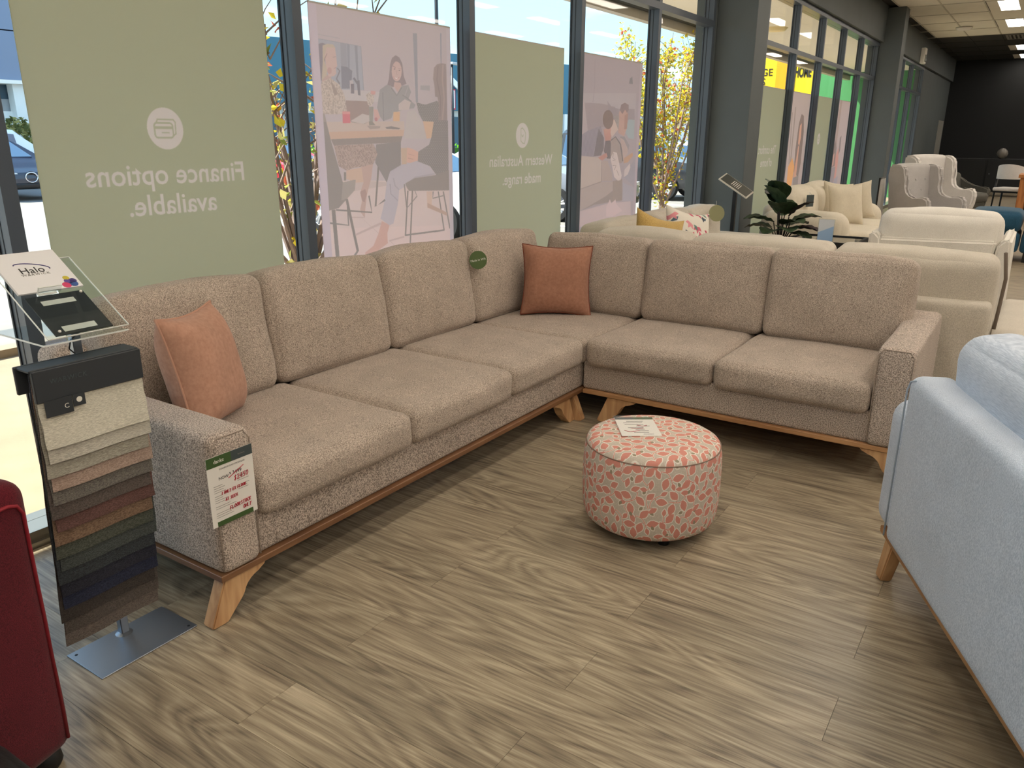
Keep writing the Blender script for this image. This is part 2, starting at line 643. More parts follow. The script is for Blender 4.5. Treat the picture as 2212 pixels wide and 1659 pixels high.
STROKES = {  # hand-printed capitals, unit box
 'A': [[(0, 0), (.35, 1), (.7, 0)], [(.15, .4), (.55, .4)]], 'C': [[(.7, .85), (.4, 1), (.05, .6), (.1, .15), (.45, 0), (.7, .15)]],
 'E': [[(.65, 1), (.05, .95), (0, 0), (.6, .02)], [(.02, .5), (.5, .52)]], 'F': [[(.65, 1), (.05, .95), (0, 0)], [(.02, .5), (.5, .52)]],
 'K': [[(0, 1), (0, 0)], [(.6, .95), (.05, .45), (.65, 0)]], 'L': [[(.05, 1), (0, 0), (.6, .05)]], 'N': [[(0, 0), (.05, 1), (.6, 0), (.65, 1)]],
 'O': [[(.35, 1), (.02, .6), (.1, .1), (.4, 0), (.68, .4), (.6, .9), (.35, 1)]], 'R': [[(0, 0), (.05, 1), (.55, .9), (.5, .55), (.05, .5), (.6, 0)]],
 'S': [[(.6, .9), (.3, 1), (.05, .75), (.5, .4), (.45, .05), (0, .1)]], 'T': [[(0, .97), (.7, 1)], [(.35, .97), (.3, 0)]],
 'X': [[(0, 1), (.65, 0)], [(.65, 1), (0, 0)]], 'Y': [[(0, 1), (.3, .5), (.6, 1)], [(.3, .5), (.2, -.1)]], '1': [[(.3, 1), (.2, 0)]],
 '2': [[(.05, .8), (.35, 1), (.6, .75), (0, 0), (.7, .05)]], '4': [[(.4, 1), (0, .35), (.7, .35)], [(.55, .7), (.5, -.05)]],
 '5': [[(.65, 1), (.15, .95), (.1, .55), (.5, .6), (.6, .25), (.3, 0), (0, .1)]], '0': [[(.35, 1), (.02, .6), (.1, .1), (.4, 0), (.68, .4), (.6, .9), (.35, 1)]],
 '$': [[(.6, .85), (.3, .95), (.05, .72), (.5, .4), (.45, .1), (0, .12)], [(.36, 1.1), (.24, -.1)]], '.': [[(.1, 0), (.16, .06)]], ' ': []}

def handwriting(bm, s, x, z, h, y, slope=0.0, w=0.9, r=0.0011):
    for k, ch in enumerate(s):
        for st in STROKES.get(ch, []):
            pts = [(x + (p[0] + .18 * p[1]) * h * w * .8, y, z + p[1] * h + slope * (x + p[0] * h)) for p in st]
            addtube(bm, pts, r, 5)
        x += h * (.78 if ch != '1' else .5) * w * (0.7 if ch in ' .' else 1)

def copy_tree(o, parent=None):
    c = o.copy()
    COL.objects.link(c)
    c.parent = parent
    for ch in list(o.children):
        copy_tree(ch, c)
    return c

def place(o, loc, rotz, label=None):
    o.location = loc
    o.rotation_euler = (0, 0, rotz)
    if label:
        o['label'] = label
    return o
# ------------------------------------------------------------------ shared materials
mSlate = M('slate_paint', (88, 95, 97), 0.6, var=0.04, vs=3)
mFrame = M('frame_powder_coat', (74, 83, 94), 0.38, spec=0.5)
mFrameDark = M('frame_gasket', (34, 38, 44), 0.5)
mSill = M('sill_aluminium', (150, 146, 136), 0.3, metal=0.8)
mGlass = glass('window_glass')
mCeil = M('ceiling_tile_white', (222, 218, 206), 0.9, var=0.03, vs=4, bump=0.15, bs=90)
mCeilDark = M('ceiling_tile_dark', (46, 46, 44), 0.9, var=0.05, vs=4)
mBar = M('ceiling_bar', (188, 184, 172), 0.6)
mBlackWall = M('black_paint', (20, 23, 25), 0.7, var=0.1, vs=1.5)
mGreyWall = M('grey_paint', (150, 148, 142), 0.8)
mFloor = floor_wood('vinyl_plank')
mSub = M('floor_underlay', (60, 52, 42), 0.9)
mLamp = M('lamp_diffuser', (255, 243, 228), 0.5, emit=LAMP_STRENGTH)
mWhite = M('white_plastic', (226, 224, 218), 0.45)

# ------------------------------------------------------------------ floor: planks run towards the window, joints staggered by half
floor = structure(obj('floor', box(-6, 29.2, -9, 3.14, -0.06, -0.0035), mSub))
PW, PL = 0.2025, 1.315
plank_me = fin(box(-PW / 2 + .0005, PW / 2 - .0005, -PL / 2 + .0005, PL / 2 - .0005, -0.004, 0.0), 'plank')
plank_me.materials.append(mFloor)
rest = []
for k in range(-38, 136):
    x = 1.84 + PW * k + PW / 2
    y0 = 1.557 if k % 2 == 0 else 0.9
    for j in range(-8, 4):
        ya, yb = y0 + PL * (j - 1), y0 + PL * j
        if ya > 2.97 or yb < -8.9:
            continue
        yb = min(yb, 2.97)
        if yb - ya < 0.02:
            continue
        near = (0.3 < x < 7.3 and -1.75 < (ya + yb) / 2 and not (x > 4.2 and ya < -1.2))
        if near:
            if abs(yb - ya - PL) < 1e-6:
                o = link('plank', plank_me, None, floor)
                o.location = (x, (ya + yb) / 2, 0)
            else:
                o = obj('plank', box(-PW / 2 + .0005, PW / 2 - .0005, ya, yb - .0005, -0.004, 0), mFloor, floor, (x, 0, 0))
        else:
            rest.append((x - PW / 2 + .0005, x + PW / 2 - .0005, ya + .0005, yb - .0005, -0.004, 0.0))
far_planks = obj('distant_plank', boxes(rest), mFloor, floor)
far_planks['kind'] = 'stuff'

# ------------------------------------------------------------------ walls, pillars
structure(obj('wall_north', boxes([(-6, 29.2, 2.93, 3.2, 3.2, 3.9), (8.15, 9.86, 3.0, 3.2, 0, 3.2), (16.76, 18.62, 3.0, 3.2, 0, 3.2), (23.0, 29.2, 3.0, 3.2, 0, 3.2)]), mSlate))
structure(obj('wall_east', box(29.0, 29.3, -9, 3.2, 0, 3.9), mBlackWall))
structure(obj('wall_south', box(-6, 29.2, -9.2, -9.0, 0, 3.9), mGreyWall))
structure(obj('wall_west', box(-6.2, -6.0, -9, 3.2, 0, 3.9), mGreyWall))
structure(obj('pillar', box(8.2, 8.58, 2.6, 3.0, 0, 3.78, 0.004, 1), mSlate))
structure(obj('pillar', box(16.75, 17.13, 2.62, 3.0, 0, 3.78, 0.004, 1), mSlate))

# ------------------------------------------------------------------ ceiling: lay-in tiles between bars, light panels, vent
ZC = 3.78
ceil = structure(obj('ceiling', box(-6, 29.2, -9, 3.2, ZC + 0.03, ZC + 0.12), mCeilDark))
TY, TX = 0.655, 1.31
Y0, X0 = 2.74, 15.59
lights = []
tile_me = fin(box(-TX / 2 + .012, TX / 2 - .012, -TY / 2 + .012, TY / 2 - .012, 0.004, 0.02), 'ceiling_tile')
tile_me.materials.append(mCeil)
tile_dark = tile_me.copy()
tile_dark.materials.clear()
tile_dark.materials.append(mCeilDark)
rest = []
bars = []
lamp_rows = {2: 0, -2: 1, -6: 0, -10: 1, -14: 0}
for i in range(-17, 11):
    xa = X0 + TX * i
    for j in range(-17, 1):
        ya = Y0 + TY * (j - 1)
        xc, yc = xa + TX / 2, ya + TY / 2
        if yc > 2.95 or yc < -9 or xc < -6 or xc > 29:
            continue
        jj = round((Y0 - ya) / TY)
        if jj in (3, 6, 9, 12, 15) and (i % 2 == (1 if jj % 2 else 0)) and not (i == 5 and jj == 3):
            lights.append((xc, yc))
            continue
        if i >= 6:
            if xc > 22:
                pass
        if xc > 11.5 and yc > -1.3:
            o = link('ceiling_tile', tile_dark if xc > 22.1 else tile_me, None, ceil)
            o.location = (xc, yc, ZC)
        else:
            rest.append((xc - TX / 2 + .012, xc + TX / 2 - .012, yc - TY / 2 + .012, yc + TY / 2 - .012, ZC + .004, ZC + .02))
ft = obj('distant_ceiling_tile', boxes(rest), mCeil, ceil)
ft['kind'] = 'stuff'
for i in range(-17, 6):
    bars.append((X0 + TX * i - .012, X0 + TX * i + .012, -9, 2.93, ZC - .004, ZC + .006))
for j in range(-18, 1):
    bars.append((-6, 22.1, Y0 + TY * j - .012, Y0 + TY * j + .012, ZC - .0045, ZC + .006))
cb = obj('ceiling_bar', boxes(bars), mBar, ceil)
cb['kind'] = 'stuff'
db = obj('dark_ceiling_bar', boxes([(X0 + TX * i - .012, X0 + TX * i + .012, -9, 2.93, ZC - .004, ZC + .006) for i in range(6, 11)] + [(22.1, 29, Y0 + TY * j - .012, Y0 + TY * j + .012, ZC - .0045, ZC + .006) for j in range(-18, 1)]), mCeilDark, ceil)
db['kind'] = 'stuff'
light_root = None
ORD = ['first', 'second', 'third', 'fourth', 'fifth', 'sixth', 'seventh', 'eighth', 'ninth', 'tenth', 'eleventh', 'twelfth', 'thirteenth', 'fourteenth']
vis = sorted([l for l in lights if l[1] > 0.4 and l[0] > 15], key=lambda q: q[0])
for (x, y) in lights:
    if light_root is None:
        light_root = thing('ceiling_light', '', 'ceiling light', (x, y, ZC))
        obj('light_frame', boxes([(-.655, .655, -.3, -.17, -.006, .004), (-.655, .655, .13, .3, -.006, .004), (-.655, -.63, -.17, .13, -.006, .004), (.63, .655, -.17, .13, -.006, .004)]), mCeil, light_root)
        obj('diffuser', box(-.63, .63, -.17, .13, -.004, 0.004), mLamp, light_root)
        r = light_root
    else:
        r = copy_tree(light_root)
        r.location = (x, y, ZC)
    r['group'] = 'ceiling light panels'
    if (x, y) in vis:
        k = vis.index((x, y))
        r['label'] = 'glowing rectangular ceiling panel, %s of the row counted from the top edge of the picture' % ORD[k]
    else:
        r['label'] = 'glowing rectangular ceiling panel out of view over the showroom'
vent = thing('ceiling_vent', 'grey square air vent in the ceiling between the glowing panels', 'vent', (22.8, 1.1, ZC))
mVent = M('vent_grey', (120, 118, 112), 0.6)
obj('vent_frame', boxes([(-.5, .5, -.25, -.2, -.012, .0), (-.5, .5, .2, .25, -.012, 0), (-.5, -.45, -.2, .2, -.012, 0), (.45, .5, -.2, .2, -.012, 0)]), mVent, vent)
for k in range(5):
    obj('slat', box(-.45, .45, -.17 + .08 * k, -.13 + .08 * k, -.01, -.002), mVent, vent)
det = thing('smoke_detector', 'small white round detector under the ceiling tiles near the pillar', 'detector', (20.4, 2.02, ZC - .006))
obj('detector_body', lathe([(0, -.06), (.1, -.055), (.15, -.03), (.16, 0), (0, 0)], 24), mWhite, det, smooth=True)

# ------------------------------------------------------------------ windows
def window(name, rights, x_start, x_end, first_face=True):
    w = structure(thing(name, 'dark framed shopfront glazing', 'window'))
    del w['category']
    xs = [(x - .054, x) for x in rights]
    mm = []
    for a, b in xs:
        bm = boxes([(a, b, 3.0, 3.092, 0.06, 3.14), (a + .01, b - .01, 3.092, 3.105, 0.06, 3.14)])
        o = obj('mullion', bm, mFrame, w)
        obj('gasket', boxes([(a - .005, b + .005, 3.082, 3.092, 0.06, 3.14), (a - .0015, b + .0015, 3.05, 3.056, .06, 3.14)]), mFrameDark, o)
    segs = []
    prev = x_start
    for a, b in xs:
        if a > prev + .02:
            segs.append((prev, a))
        prev = b
    if x_end > prev + .02:
        segs.append((prev, x_end))
    for (a, b) in segs:
        obj('transom', boxes([(a, b, 3.0, 3.092, 2.553, 2.608), (a, b, 3.099, 3.105, 2.56, 2.6)]), mFrame, w)
        obj('pane', box(a, b, 3.092, 3.098, 0.06, 2.553), mGlass, w)
        obj('pane', box(a, b, 3.092, 3.098, 2.608, 3.14), mGlass, w)
    obj('window_head', box(x_start - .05, x_end + .03, 2.99, 3.16, 3.14, 3.2), mFrame, w)
    obj('sill', boxes([(x_start, x_end, 2.972, 3.2, 0.0, 0.022), (x_start, x_end, 2.99, 3.16, 0.022, 0.06)]), mSill, w)
    return w
window('window_1', [-3.97 , -2.7, -1.34, 0.02, 1.387, 2.755, 4.115, 5.479, 6.841, 8.147], -6, 8.147)
window('window_2', [9.92, 11.268, 12.65, 14.05, 15.43, 16.74], 9.86, 16.74)
w3 = window('window_3', [18.68, 20.0, 21.3, 22.98], 18.62, 22.98)
exitbox = thing('emergency_light', 'small white box fitting high on the grey wall past the far pillar', 'light', (21.6, 2.93, 3.35))
obj('light_body', box(-.14, .14, -.1, 0, -.17, .17, .015), mWhite, exitbox)
obj('light_lens', box(-.1, .1, -.112, -.1, -.13, .02, .01), M('lens_dark', (70, 78, 60), .2), exitbox)
rack = thing('wire_rack', 'pale wire grid display rack against the wall before the black wall', 'rack', (25.4, 2.7, 0))
bm = bmesh.new()
for k in range(9):
    addtube(bm, [(-.5 + .125 * k, 0, .1), (-.5 + .125 * k, 0, 2.0)], .008, 5)
for k in range(12):
    addtube(bm, [(-.5, .012, .12 + .17 * k), (.5, .012, .12 + .17 * k)], .008, 5)
obj('wire_grid', bm, M('wire_grey', (140, 140, 136), .4), rack)
obj('foot', boxes([(-.5, -.46, -.2, .2, 0, .1), (.46, .5, -.2, .2, 0, .1)]), M('wire_grey_foot', (110, 110, 108), .4), rack)

# ------------------------------------------------------------------ outside
mPave = M('pavement_concrete', (142, 127, 106), 0.9, var=0.16, vs=2.0)
mAsph = M('car_park_asphalt', (128, 126, 122), 0.9, var=0.12, vs=3.0)
mSoffit = M('soffit_cream', (248, 242, 230), 0.8)
mFascia = M('fascia_grey', (186, 180, 172), 0.6)
structure(obj('ground', boxes([(-40, 100, 3.2, 6.0, -.3, -.02)]), mPave), 'pale concrete footpath outside the shopfront')
structure(obj('road', box(-60, 140, 6.15, 110, -.3, -.06), mAsph), 'car park outside the shopfront')
structure(obj('kerb', box(-60, 140, 6.0, 6.15, -.3, .04), mPave))
e = structure(obj('roof_eave', boxes([(-20, 23.9, 3.2, 5.0, 3.22, 3.34)]), mSoffit))
obj('fascia_board', boxes([(-20, 23.9, 4.9, 5.02, 3.02, 3.5)]), mFascia, e)
obj('gutter_strip', boxes([(-20, 23.9, 4.82, 4.9, 3.13, 3.22)]), mFrameDark, e)
obj('roof_deck', boxes([(-20, 23.9, 3.2, 5.02, 3.5, 3.56)]), mFascia, e)
pl = obj('soffit_lamp', lathe([(0, -.05), (.16, -.045), (.2, 0)], 20), M('soffit_lamp_glass', (240, 220, 170), .4), e, (13.9, 4.1, 3.22), smooth=True)
mLines = M('road_paint', (236, 236, 230), 0.8)
for k in range(12):
    structure(obj('road_marking', box(4.0 + 2.9 * k, 4.1 + 2.9 * k, 6.6, 11.6, -.06, -.056), mLines))

# neighbouring shop wall: yellow signage then green cladding, at right angles to the window
mYel = M('sign_yellow', (224, 190, 26), 0.5)
mOra = M('sign_orange', (224, 150, 10), 0.5)
mGrn = M('cladding_green', (74, 140, 84), 0.5)
mInk = M('ink_black', (28, 28, 26), 0.6)
nb = thing('neighbour_shop', 'yellow and green painted shop wall seen through the far windows', 'building', (24, 3.2, 0))
obj('green_wall', box(0, .3, 0, 2.68, -.05, 6.4), mGrn, nb)
obj('yellow_sign_panel', box(-.03, .3, 2.68, 3.3, -.05, 6.2), mYel, nb)
obj('orange_pilaster', box(-.12, .3, 3.3, 3.7, -.05, 6.4), mOra, nb)
obj('yellow_wall', box(0, .3, 3.7, 4.75, -.05, 6.4), mYel, nb)
for s, y, z, h in (('HOME', 2.98, 3.27, .38),):
    me = text_mesh(s, h, .004, offset=.012)
    o = link('lettering', me, mInk, nb, (-.036, y, z), (PI / 2, 0, -PI / 2))
    o.scale = (.42, 1, 1)
for s, y, z, h in (('GE', 3.99, 3.3, .27), ('S', 4.07, 3.05, .27)):
    me = text_mesh(s, h, .004)
    o = link('lettering', me, mInk, nb, (-.006, y, z), (PI / 2, 0, -PI / 2))

def building(name, label, loc, rotz, L, spec):
    r = thing(name, label, 'building', loc, rotz)
    for (nm, m, bxs) in spec:
        for b in bxs:
            obj(nm, boxes([b]), m, r)
    return r
mTeal = M('cladding_teal', (62, 112, 132), 0.5, var=0.03, vs=0.3)
mBlueGrey = M('cladding_blue_grey', (126, 138, 160), 0.5)
mWh = M('render_white', (240, 240, 236), 0.8)
mPaleG = M('render_grey', (170, 172, 174), 0.8)
mBGl = M('shop_glass_dark', (70, 96, 112), 0.15)
store = building('warehouse_store', 'long teal clad store with white lower wall across the car park', (32.8, 38.7, 0), -0.23, 80, [
    ('teal_fascia', mTeal, [(-60, 34, 0, 8, 3.3, 7.0)]),
    ('lower_wall', mWh, [(-60, 34, .6, 8, -.06, 3.3)]), ('white_annexe', mWh, [(34, 75, -2, 8, -.06, 6.4)]),
    ('shop_window', mBGl, [(-58 + 6 * k, -53.6 + 6 * k, .5, .6, .5, 2.9) for k in range(15)]),
    ('column', mWh, [(-59 + 6 * k, -58.5 + 6 * k, -.1, .5, -.06, 3.3) for k in range(15)])])
mRed = M('sign_red', (214, 42, 58), 0.5)
mSignW = M('sign_white', (246, 246, 246), 0.5)
sgn = thing('store_sign', 'red and white lettered roof-shaped sign on the teal store across the road', 'sign', (45.2, 35.55, 3.4), -0.23)
obj('gable_board', prism([(-2.6, 1.0), (-2.6, 2.6), (-.6, 2.9), (1.4, 1.5), (1.4, 1.05), (-.5, 2.35), (-.8, 1.0)], -.12, 0), mSignW, sgn)
for s, m, off, y in (('el', mRed, .09, -.13), ('el', mSignW, .0, -.17)):
    me = text_mesh(s, 1.7, .02, offset=off)
    link('lettering', me, m, sgn, (.2, y, .55), (PI / 2, 0, 0))
office = building('office_block', 'blue-grey panelled office over white columns beyond the dark car', (13.5, 30, 0), 0.0, 20, [
    ('upper_cladding', mBlueGrey, [(-9, 4.6, 0, 8, 3.3 + 1.6 * k, 4.86 + 1.6 * k) for k in range(4)]),
    ('soffit_edge', mSoffit, [(-9, 4.6, -.15, 8, 3.18, 3.3)]),
    ('column', mWh, [(-4.85 + 1.9 * k, -4.45 + 1.9 * k, .1, .5, -.06, 3.18) for k in range(5)]),
    ('glazing', mBGl, [(-9, 4.6, .6, .8, 2.7, 3.18)]),
    ('grey_band', mPaleG, [(-9, 4.6, .55, 1, 2.3, 2.7)]),
    ('low_wall', mWh, [(-9, 4.6, .4, 1, -.06, 2.3)])])

def lamp_post(x, y, h, label):
    t = thing('lamp_post', label, 'lamp post', (x, y, -.06))
    obj('pole', tube([(0, 0, 0), (0, 0, h)], .07, 8, .045), mFrameDark, t, smooth=True)
    obj('lamp_head', box(-.1, .55, -.12, .12, h - .02, h + .08, .02), mPaleG, t)
lamp_post(20.0, 16.0, 9.0, 'tall thin lamp post standing in the car park against the sky')
lamp_post(29.0, 22.4, 4.6, 'dark lamp post before the red and white store sign')

def leaf_cloud(pts_fn, n, size, mats, seed, name, parent, flat=0.5):
    rs = random.Random(seed)
    bm = bmesh.new()
    for k in range(n):
        p = Vector(pts_fn(rs))
        a = Vector((rs.uniform(-1, 1), rs.uniform(-1, 1), rs.uniform(-1, .6))).normalized()
        b = a.cross(Vector((rs.uniform(-1, 1), rs.uniform(-1, 1), rs.uniform(-1, 1)))).normalized()
        s = size * rs.uniform(.6, 1.25)
        c = a.cross(b) * s * .16
        v = [bm.verts.new(p), bm.verts.new(p + a * s * .5 + b * s * .3 + c), bm.verts.new(p + a * s), bm.verts.new(p + a * s * .5 - b * s * .3 + c)]
        mi = min(len(mats) - 1, int(rs.random() ** 1.4 * len(mats)))
        f1 = bm.faces.new((v[0], v[1], v[2])); f2 = bm.faces.new((v[0], v[2], v[3]))
        f1.material_index = mi; f2.material_index = mi
    o = obj(name, bm, mats, parent)
    o['kind'] = 'stuff'
    return o

def leafmat(name, rgb):
    return translucent(name, rgb=rgb, trans=0.55)
mLfY = leafmat('leaf_yellow', (222, 204, 70))
mLfG = leafmat('leaf_green', (158, 168, 88))
mLfO = leafmat('leaf_olive', (190, 182, 118))
mLfR = leafmat('leaf_red', (200, 110, 84))
mBark = M('bark', (140, 124, 118), 0.9, var=0.2, vs=12)

def pear_tree(x, y, h, spread, seed, n, label, mats, base=0.0):
    rs = random.Random(seed)
    t = thing('ornamental_pear_tree', label, 'tree', (x, y, -.02))
    bm = bmesh.new()
    tips = []
    addtube(bm, [(0, 0, 0), (.02, .01, .35), (-.01, 0, .7)], .055, 7, .045)
    for k in range(24):
        a = rs.uniform(0, 2 * PI)
        z0 = rs.uniform(.25, .75) if k < 14 else rs.uniform(.8, h * .55)
        rr = spread * rs.uniform(.25, 1.0)
        ht = min(h, z0 + rs.uniform(.5, 1.0) * (h - z0))
        p0 = Vector((0, 0, z0))
        p1 = Vector((math.cos(a) * rr * .5, math.sin(a) * rr * .5, z0 + (ht - z0) * .35))
        p2 = Vector((math.cos(a) * rr * .85, math.sin(a) * rr * .85, z0 + (ht - z0) * .7))
        p3 = Vector((math.cos(a + .2) * rr, math.sin(a + .2) * rr, ht))
        addtube(bm, [p0, p1, p2, p3], .02, 5, .005)
        tips += [(p0, p1), (p1, p2), (p2, p3), (p2, p3)]
        for q in range(5):
            f = rs.uniform(.2, 1)
            b0 = p1.lerp(p3, f)
            b1 = b0 + Vector((rs.uniform(-.3, .3), rs.uniform(-.3, .3), rs.uniform(.1, .45)))
            addtube(bm, [b0, (b0 + b1) / 2 + Vector((rs.uniform(-.03, .03), rs.uniform(-.03, .03), 0)), b1], .007, 4, .003)
            tips.append((b0, b1))
    obj('branches', bm, mBark, t)
    def fn(r):
        a, b = tips[r.randrange(len(tips))]
        p = a.lerp(b, r.random())
        return p + Vector((r.gauss(0, .05), r.gauss(0, .05), r.gauss(0, .05)))
    leaf_cloud(fn, n, .075, mats, seed + 1, 'foliage', t)
    return t
pear_tree(13.1, 5.55, 3.2, 1.25, 5, 4200, 'slim tree with yellow green autumn leaves outside beside the pillar', [mLfY, mLfY, mLfG, mLfY, mLfO, mLfG, mLfR])
pear_tree(3.85, 4.35, 2.35, .75, 9, 520, 'sparse young tree with yellow and red leaves between two window banners', [mLfO, mLfY, mLfG, mLfG, mLfO, mLfR])
hedge = thing('hedge', 'clipped bright green hedge along the far side of the car park', 'hedge', (38, 25, -.06), -.2)
def hf(r):
    return (r.uniform(-13, 13), r.uniform(-.5, .5), r.uniform(0.1, 1.15))
leaf_cloud(hf, 5000, .3, [leafmat('hedge_leaf', (120, 190, 50)), leafmat('hedge_leaf_dark', (70, 130, 36))], 3, 'foliage', hedge)
obj('hedge_core', box(-13, 13, -.4, .4, 0, 1.05), M('hedge_inside', (60, 100, 34), .9), hedge)
shrub = thing('shrub', 'olive green rounded shrub by the white columns', 'shrub', (13.9, 29.0, -.06))
def sf(r):
    v = Vector((r.gauss(0, 1), r.gauss(0, 1), r.gauss(0, 1))).normalized() * r.uniform(.6, 1)
    return (v.x * 1.0, v.y * .9, 1.2 + v.z * .95)
leaf_cloud(sf, 1200, .22, [mLfO, leafmat('shrub_leaf', (110, 116, 70))], 13, 'foliage', shrub)
obj('trunk', tube([(0, 0, 0), (0, 0, .9)], .08, 6), mBark, shrub)
# ------------------------------------------------------------------ taupe corner sofa
mTaupe = fabric('taupe_boucle', (122, 110, 101), (214, 199, 186), 230, .8, .07)
mTaupeFine = fabric('taupe_boucle_cushion', (130, 117, 107), (208, 193, 178), 300, .6, .08)
mTaupePipe = fabric('taupe_seam', (150, 136, 124), (190, 175, 162), 400, .3)
mOak = wood('oak', (180, 136, 94), (212, 172, 126), 5, (1, 1, .12))
mOakRail = wood('oak_rail', (156, 112, 72), (190, 146, 102), 5, (.12, .12, 1))
mWalnutRail = wood('stained_rail', (106, 72, 48), (136, 98, 66), 5, (.12, .12, 1))

S = thing('corner_sofa', 'large taupe textured corner sofa on splayed oak legs, against the window banners', 'sofa', (3.0, 2.45, 0))
sx, sy = 3.0, 2.45
def sp(name, x0, x1, y0, y1, z0, z1, m=None, **k):
    return softw(name, x0 - sx, x1 - sx, y0 - sy, y1 - sy, z0, z1, m or mTaupe, S, **k)
sp('base', 1.45, 4.6, 1.975, 2.9, .172, .33, r=.018)
sp('base', 3.672, 4.62, .47, 1.962, .172, .33, r=.018)
sp('back_frame', 1.315, 4.66, 2.80, 2.955, .172, .78, r=.045)
sp('back_frame', 4.50, 4.66, .34, 2.80, .172, .63, r=.035)
sp('armrest', 1.305, 1.458, 1.948, 2.93, .172, .642, r=.03, wob=.002, n=14)
sp('armrest', 3.645, 4.62, .335, .492, .172, .635, r=.03, wob=.002, n=14)
def seam(pts, name='seam', r=.0028):
    obj(name, tube([(p[0] - sx, p[1] - sy, p[2]) for p in pts], r, 6), mTaupePipe, S, smooth=True)
# seams that frame the fronts of the two arms
seam([(1.312, 1.952, .19), (1.312, 1.952, .60), (1.335, 1.952, .632), (1.43, 1.952, .632), (1.452, 1.952, .60), (1.452, 1.952, .19)])
seam([(3.649, .486, .19), (3.649, .486, .60), (3.649, .465, .625), (3.649, .36, .625), (3.649, .342, .60), (3.649, .342, .19)])
seats = [(1.462, 2.215, 1.925, 2.70), (2.222, 2.945, 1.932, 2.70), (2.952, 3.642, 1.938, 2.70)]
for i, (a, b, c, d) in enumerate(seats):
    sp('seat_cushion', a, b, c, d, .312, .462, mTaupeFine, r=.042, puff=(.008, .012, .014), wob=.004, seed=i, n=12)
sp('seat_cushion', 3.646, 4.38, 1.945, 2.70, .312, .458, mTaupeFine, r=.04, puff=(.002, .006, .012), wob=.004, seed=5, n=12)
sp('seat_cushion', 3.632, 4.38, 1.228, 1.936, .312, .462, mTaupeFine, r=.042, puff=(.012, .006, .014), wob=.004, seed=6, n=12)
sp('seat_cushion', 3.628, 4.38, .496, 1.220, .312, .462, mTaupeFine, r=.042, puff=(.012, .006, .014), wob=.004, seed=7, n=12)
lean = math.radians(9)
for i, (a, b) in enumerate(((1.44, 2.155), (2.162, 2.885), (2.892, 3.615), (3.622, 4.36))):
    sp('back_cushion', a, b, 2.62, 2.83, .448, .935, mTaupeFine, r=.048, puff=(.012, .035, .014), wob=.007, seed=i + 11, n=14, rot=(-lean, 0, 0), crown=.012)
for i, (a, b) in enumerate(((1.912, 2.60), (1.185, 1.905), (.462, 1.178))):
    sp('back_cushion', 4.245, 4.455, a, b, .448, .925, mTaupeFine, r=.048, puff=(.035, .012, .014), wob=.007, seed=i + 21, n=14, rot=(0, lean, 0), crown=.0)
obj('plinth_rail', box(1.30 - sx, 4.62 - sx, 1.955 - sy, 2.93 - sy, .151, .1735, .002, 1), mWalnutRail, S)
obj('plinth_rail', box(3.655 - sx, 4.63 - sx, .335 - sy, 1.95 - sy, .151, .1735, .002, 1), mOakRail, S)
def leg_poly(w=.165, foot=-.062):
    pts = [(0, .151), (w, .151), (w * .97, .138)]
    for k in range(8):
        a = PI / 2 * k / 7
        pts.append((w * .9 - .085 * math.sin(a), .132 - .07 * (1 - math.cos(a))))
    pts += [(foot + .06, .005), (foot + .054, .0), (foot + .006, .0), (foot, .006)]
    return pts
def leg(x, y, ax, sgn):
    p = leg_poly()
    if ax == 'x':
        bm = prism([(sgn * a, b) for a, b in p], -.026, .026, 'XZ')
    else:
        bm = prism([(sgn * a, b) for a, b in p], -.026, .026, 'YZ')
    bmesh.ops.bevel(bm, geom=bm.edges[:], offset=.006, segments=2, affect='EDGES', clamp_overlap=True)
    obj('leg', bm, mOak, S, (x - sx, y - sy, 0), smooth=True, angle=.7)
leg(1.315, 1.99, 'x', 1)
leg(3.545, 1.995, 'x', -1)
leg(1.315, 2.88, 'x', 1)
leg(4.6, 2.88, 'x', -1)
leg(3.69, 1.80, 'y', -1)
leg(3.69, .345, 'y', 1)
leg(4.59, .36, 'y', 1)
leg(3.63, 1.99, 'y', 1)

# ------------------------------------------------------------------ scatter cushions on it
mCoral = fabric('coral_velvet', (168, 124, 104), (192, 150, 128), 60, .12, .08, thr=(.2, .8))
mCoralPipe = M('coral_piping', (190, 146, 124), .8)
mRust = fabric('rust_velvet', (150, 106, 86), (176, 130, 108), 60, .12, .08, thr=(.2, .8))
mRustPipe = M('rust_piping', (128, 72, 54), .8)
def cushion(name, label, size, thick, m, mp, mat, cat='cushion', seed=1, pinch=.07, group=None):
    t = thing(name, label, cat, (0, 0, 0), 0, group)
    t.matrix_world = mat
    obj('cover', pillow(size, thick, pinch, seed=seed), m, t, smooth=True)
    if mp:
        obj('piping', pillow_piping(size, pinch), mp, t, smooth=True)
    return t
def stand(x, y, z, face, lean_deg, roll_deg=0.0):
    """Cushion frame: bottom centre at the point, front (-Y side) turned to face, leaning back."""
    return Matrix.Translation((x, y, z)) @ Matrix.Rotation(face, 4, 'Z') @ Matrix.Rotation(math.radians(-lean_deg), 4, 'X') @ Matrix.Rotation(math.radians(roll_deg), 4, 'Y')
cushion('throw_cushion', 'peach velvet cushion with piped edge propped near the left arm of the taupe sofa', .43, .2, mCoral, mCoralPipe, stand(1.70, 2.44, .472, math.radians(32), 13, 3), seed=2)
cushion('throw_cushion', 'rust orange cushion standing in the corner of the taupe sofa', .415, .16, mRust, mRustPipe, stand(4.05, 2.365, .472, math.radians(-55), 16, 2), seed=5)

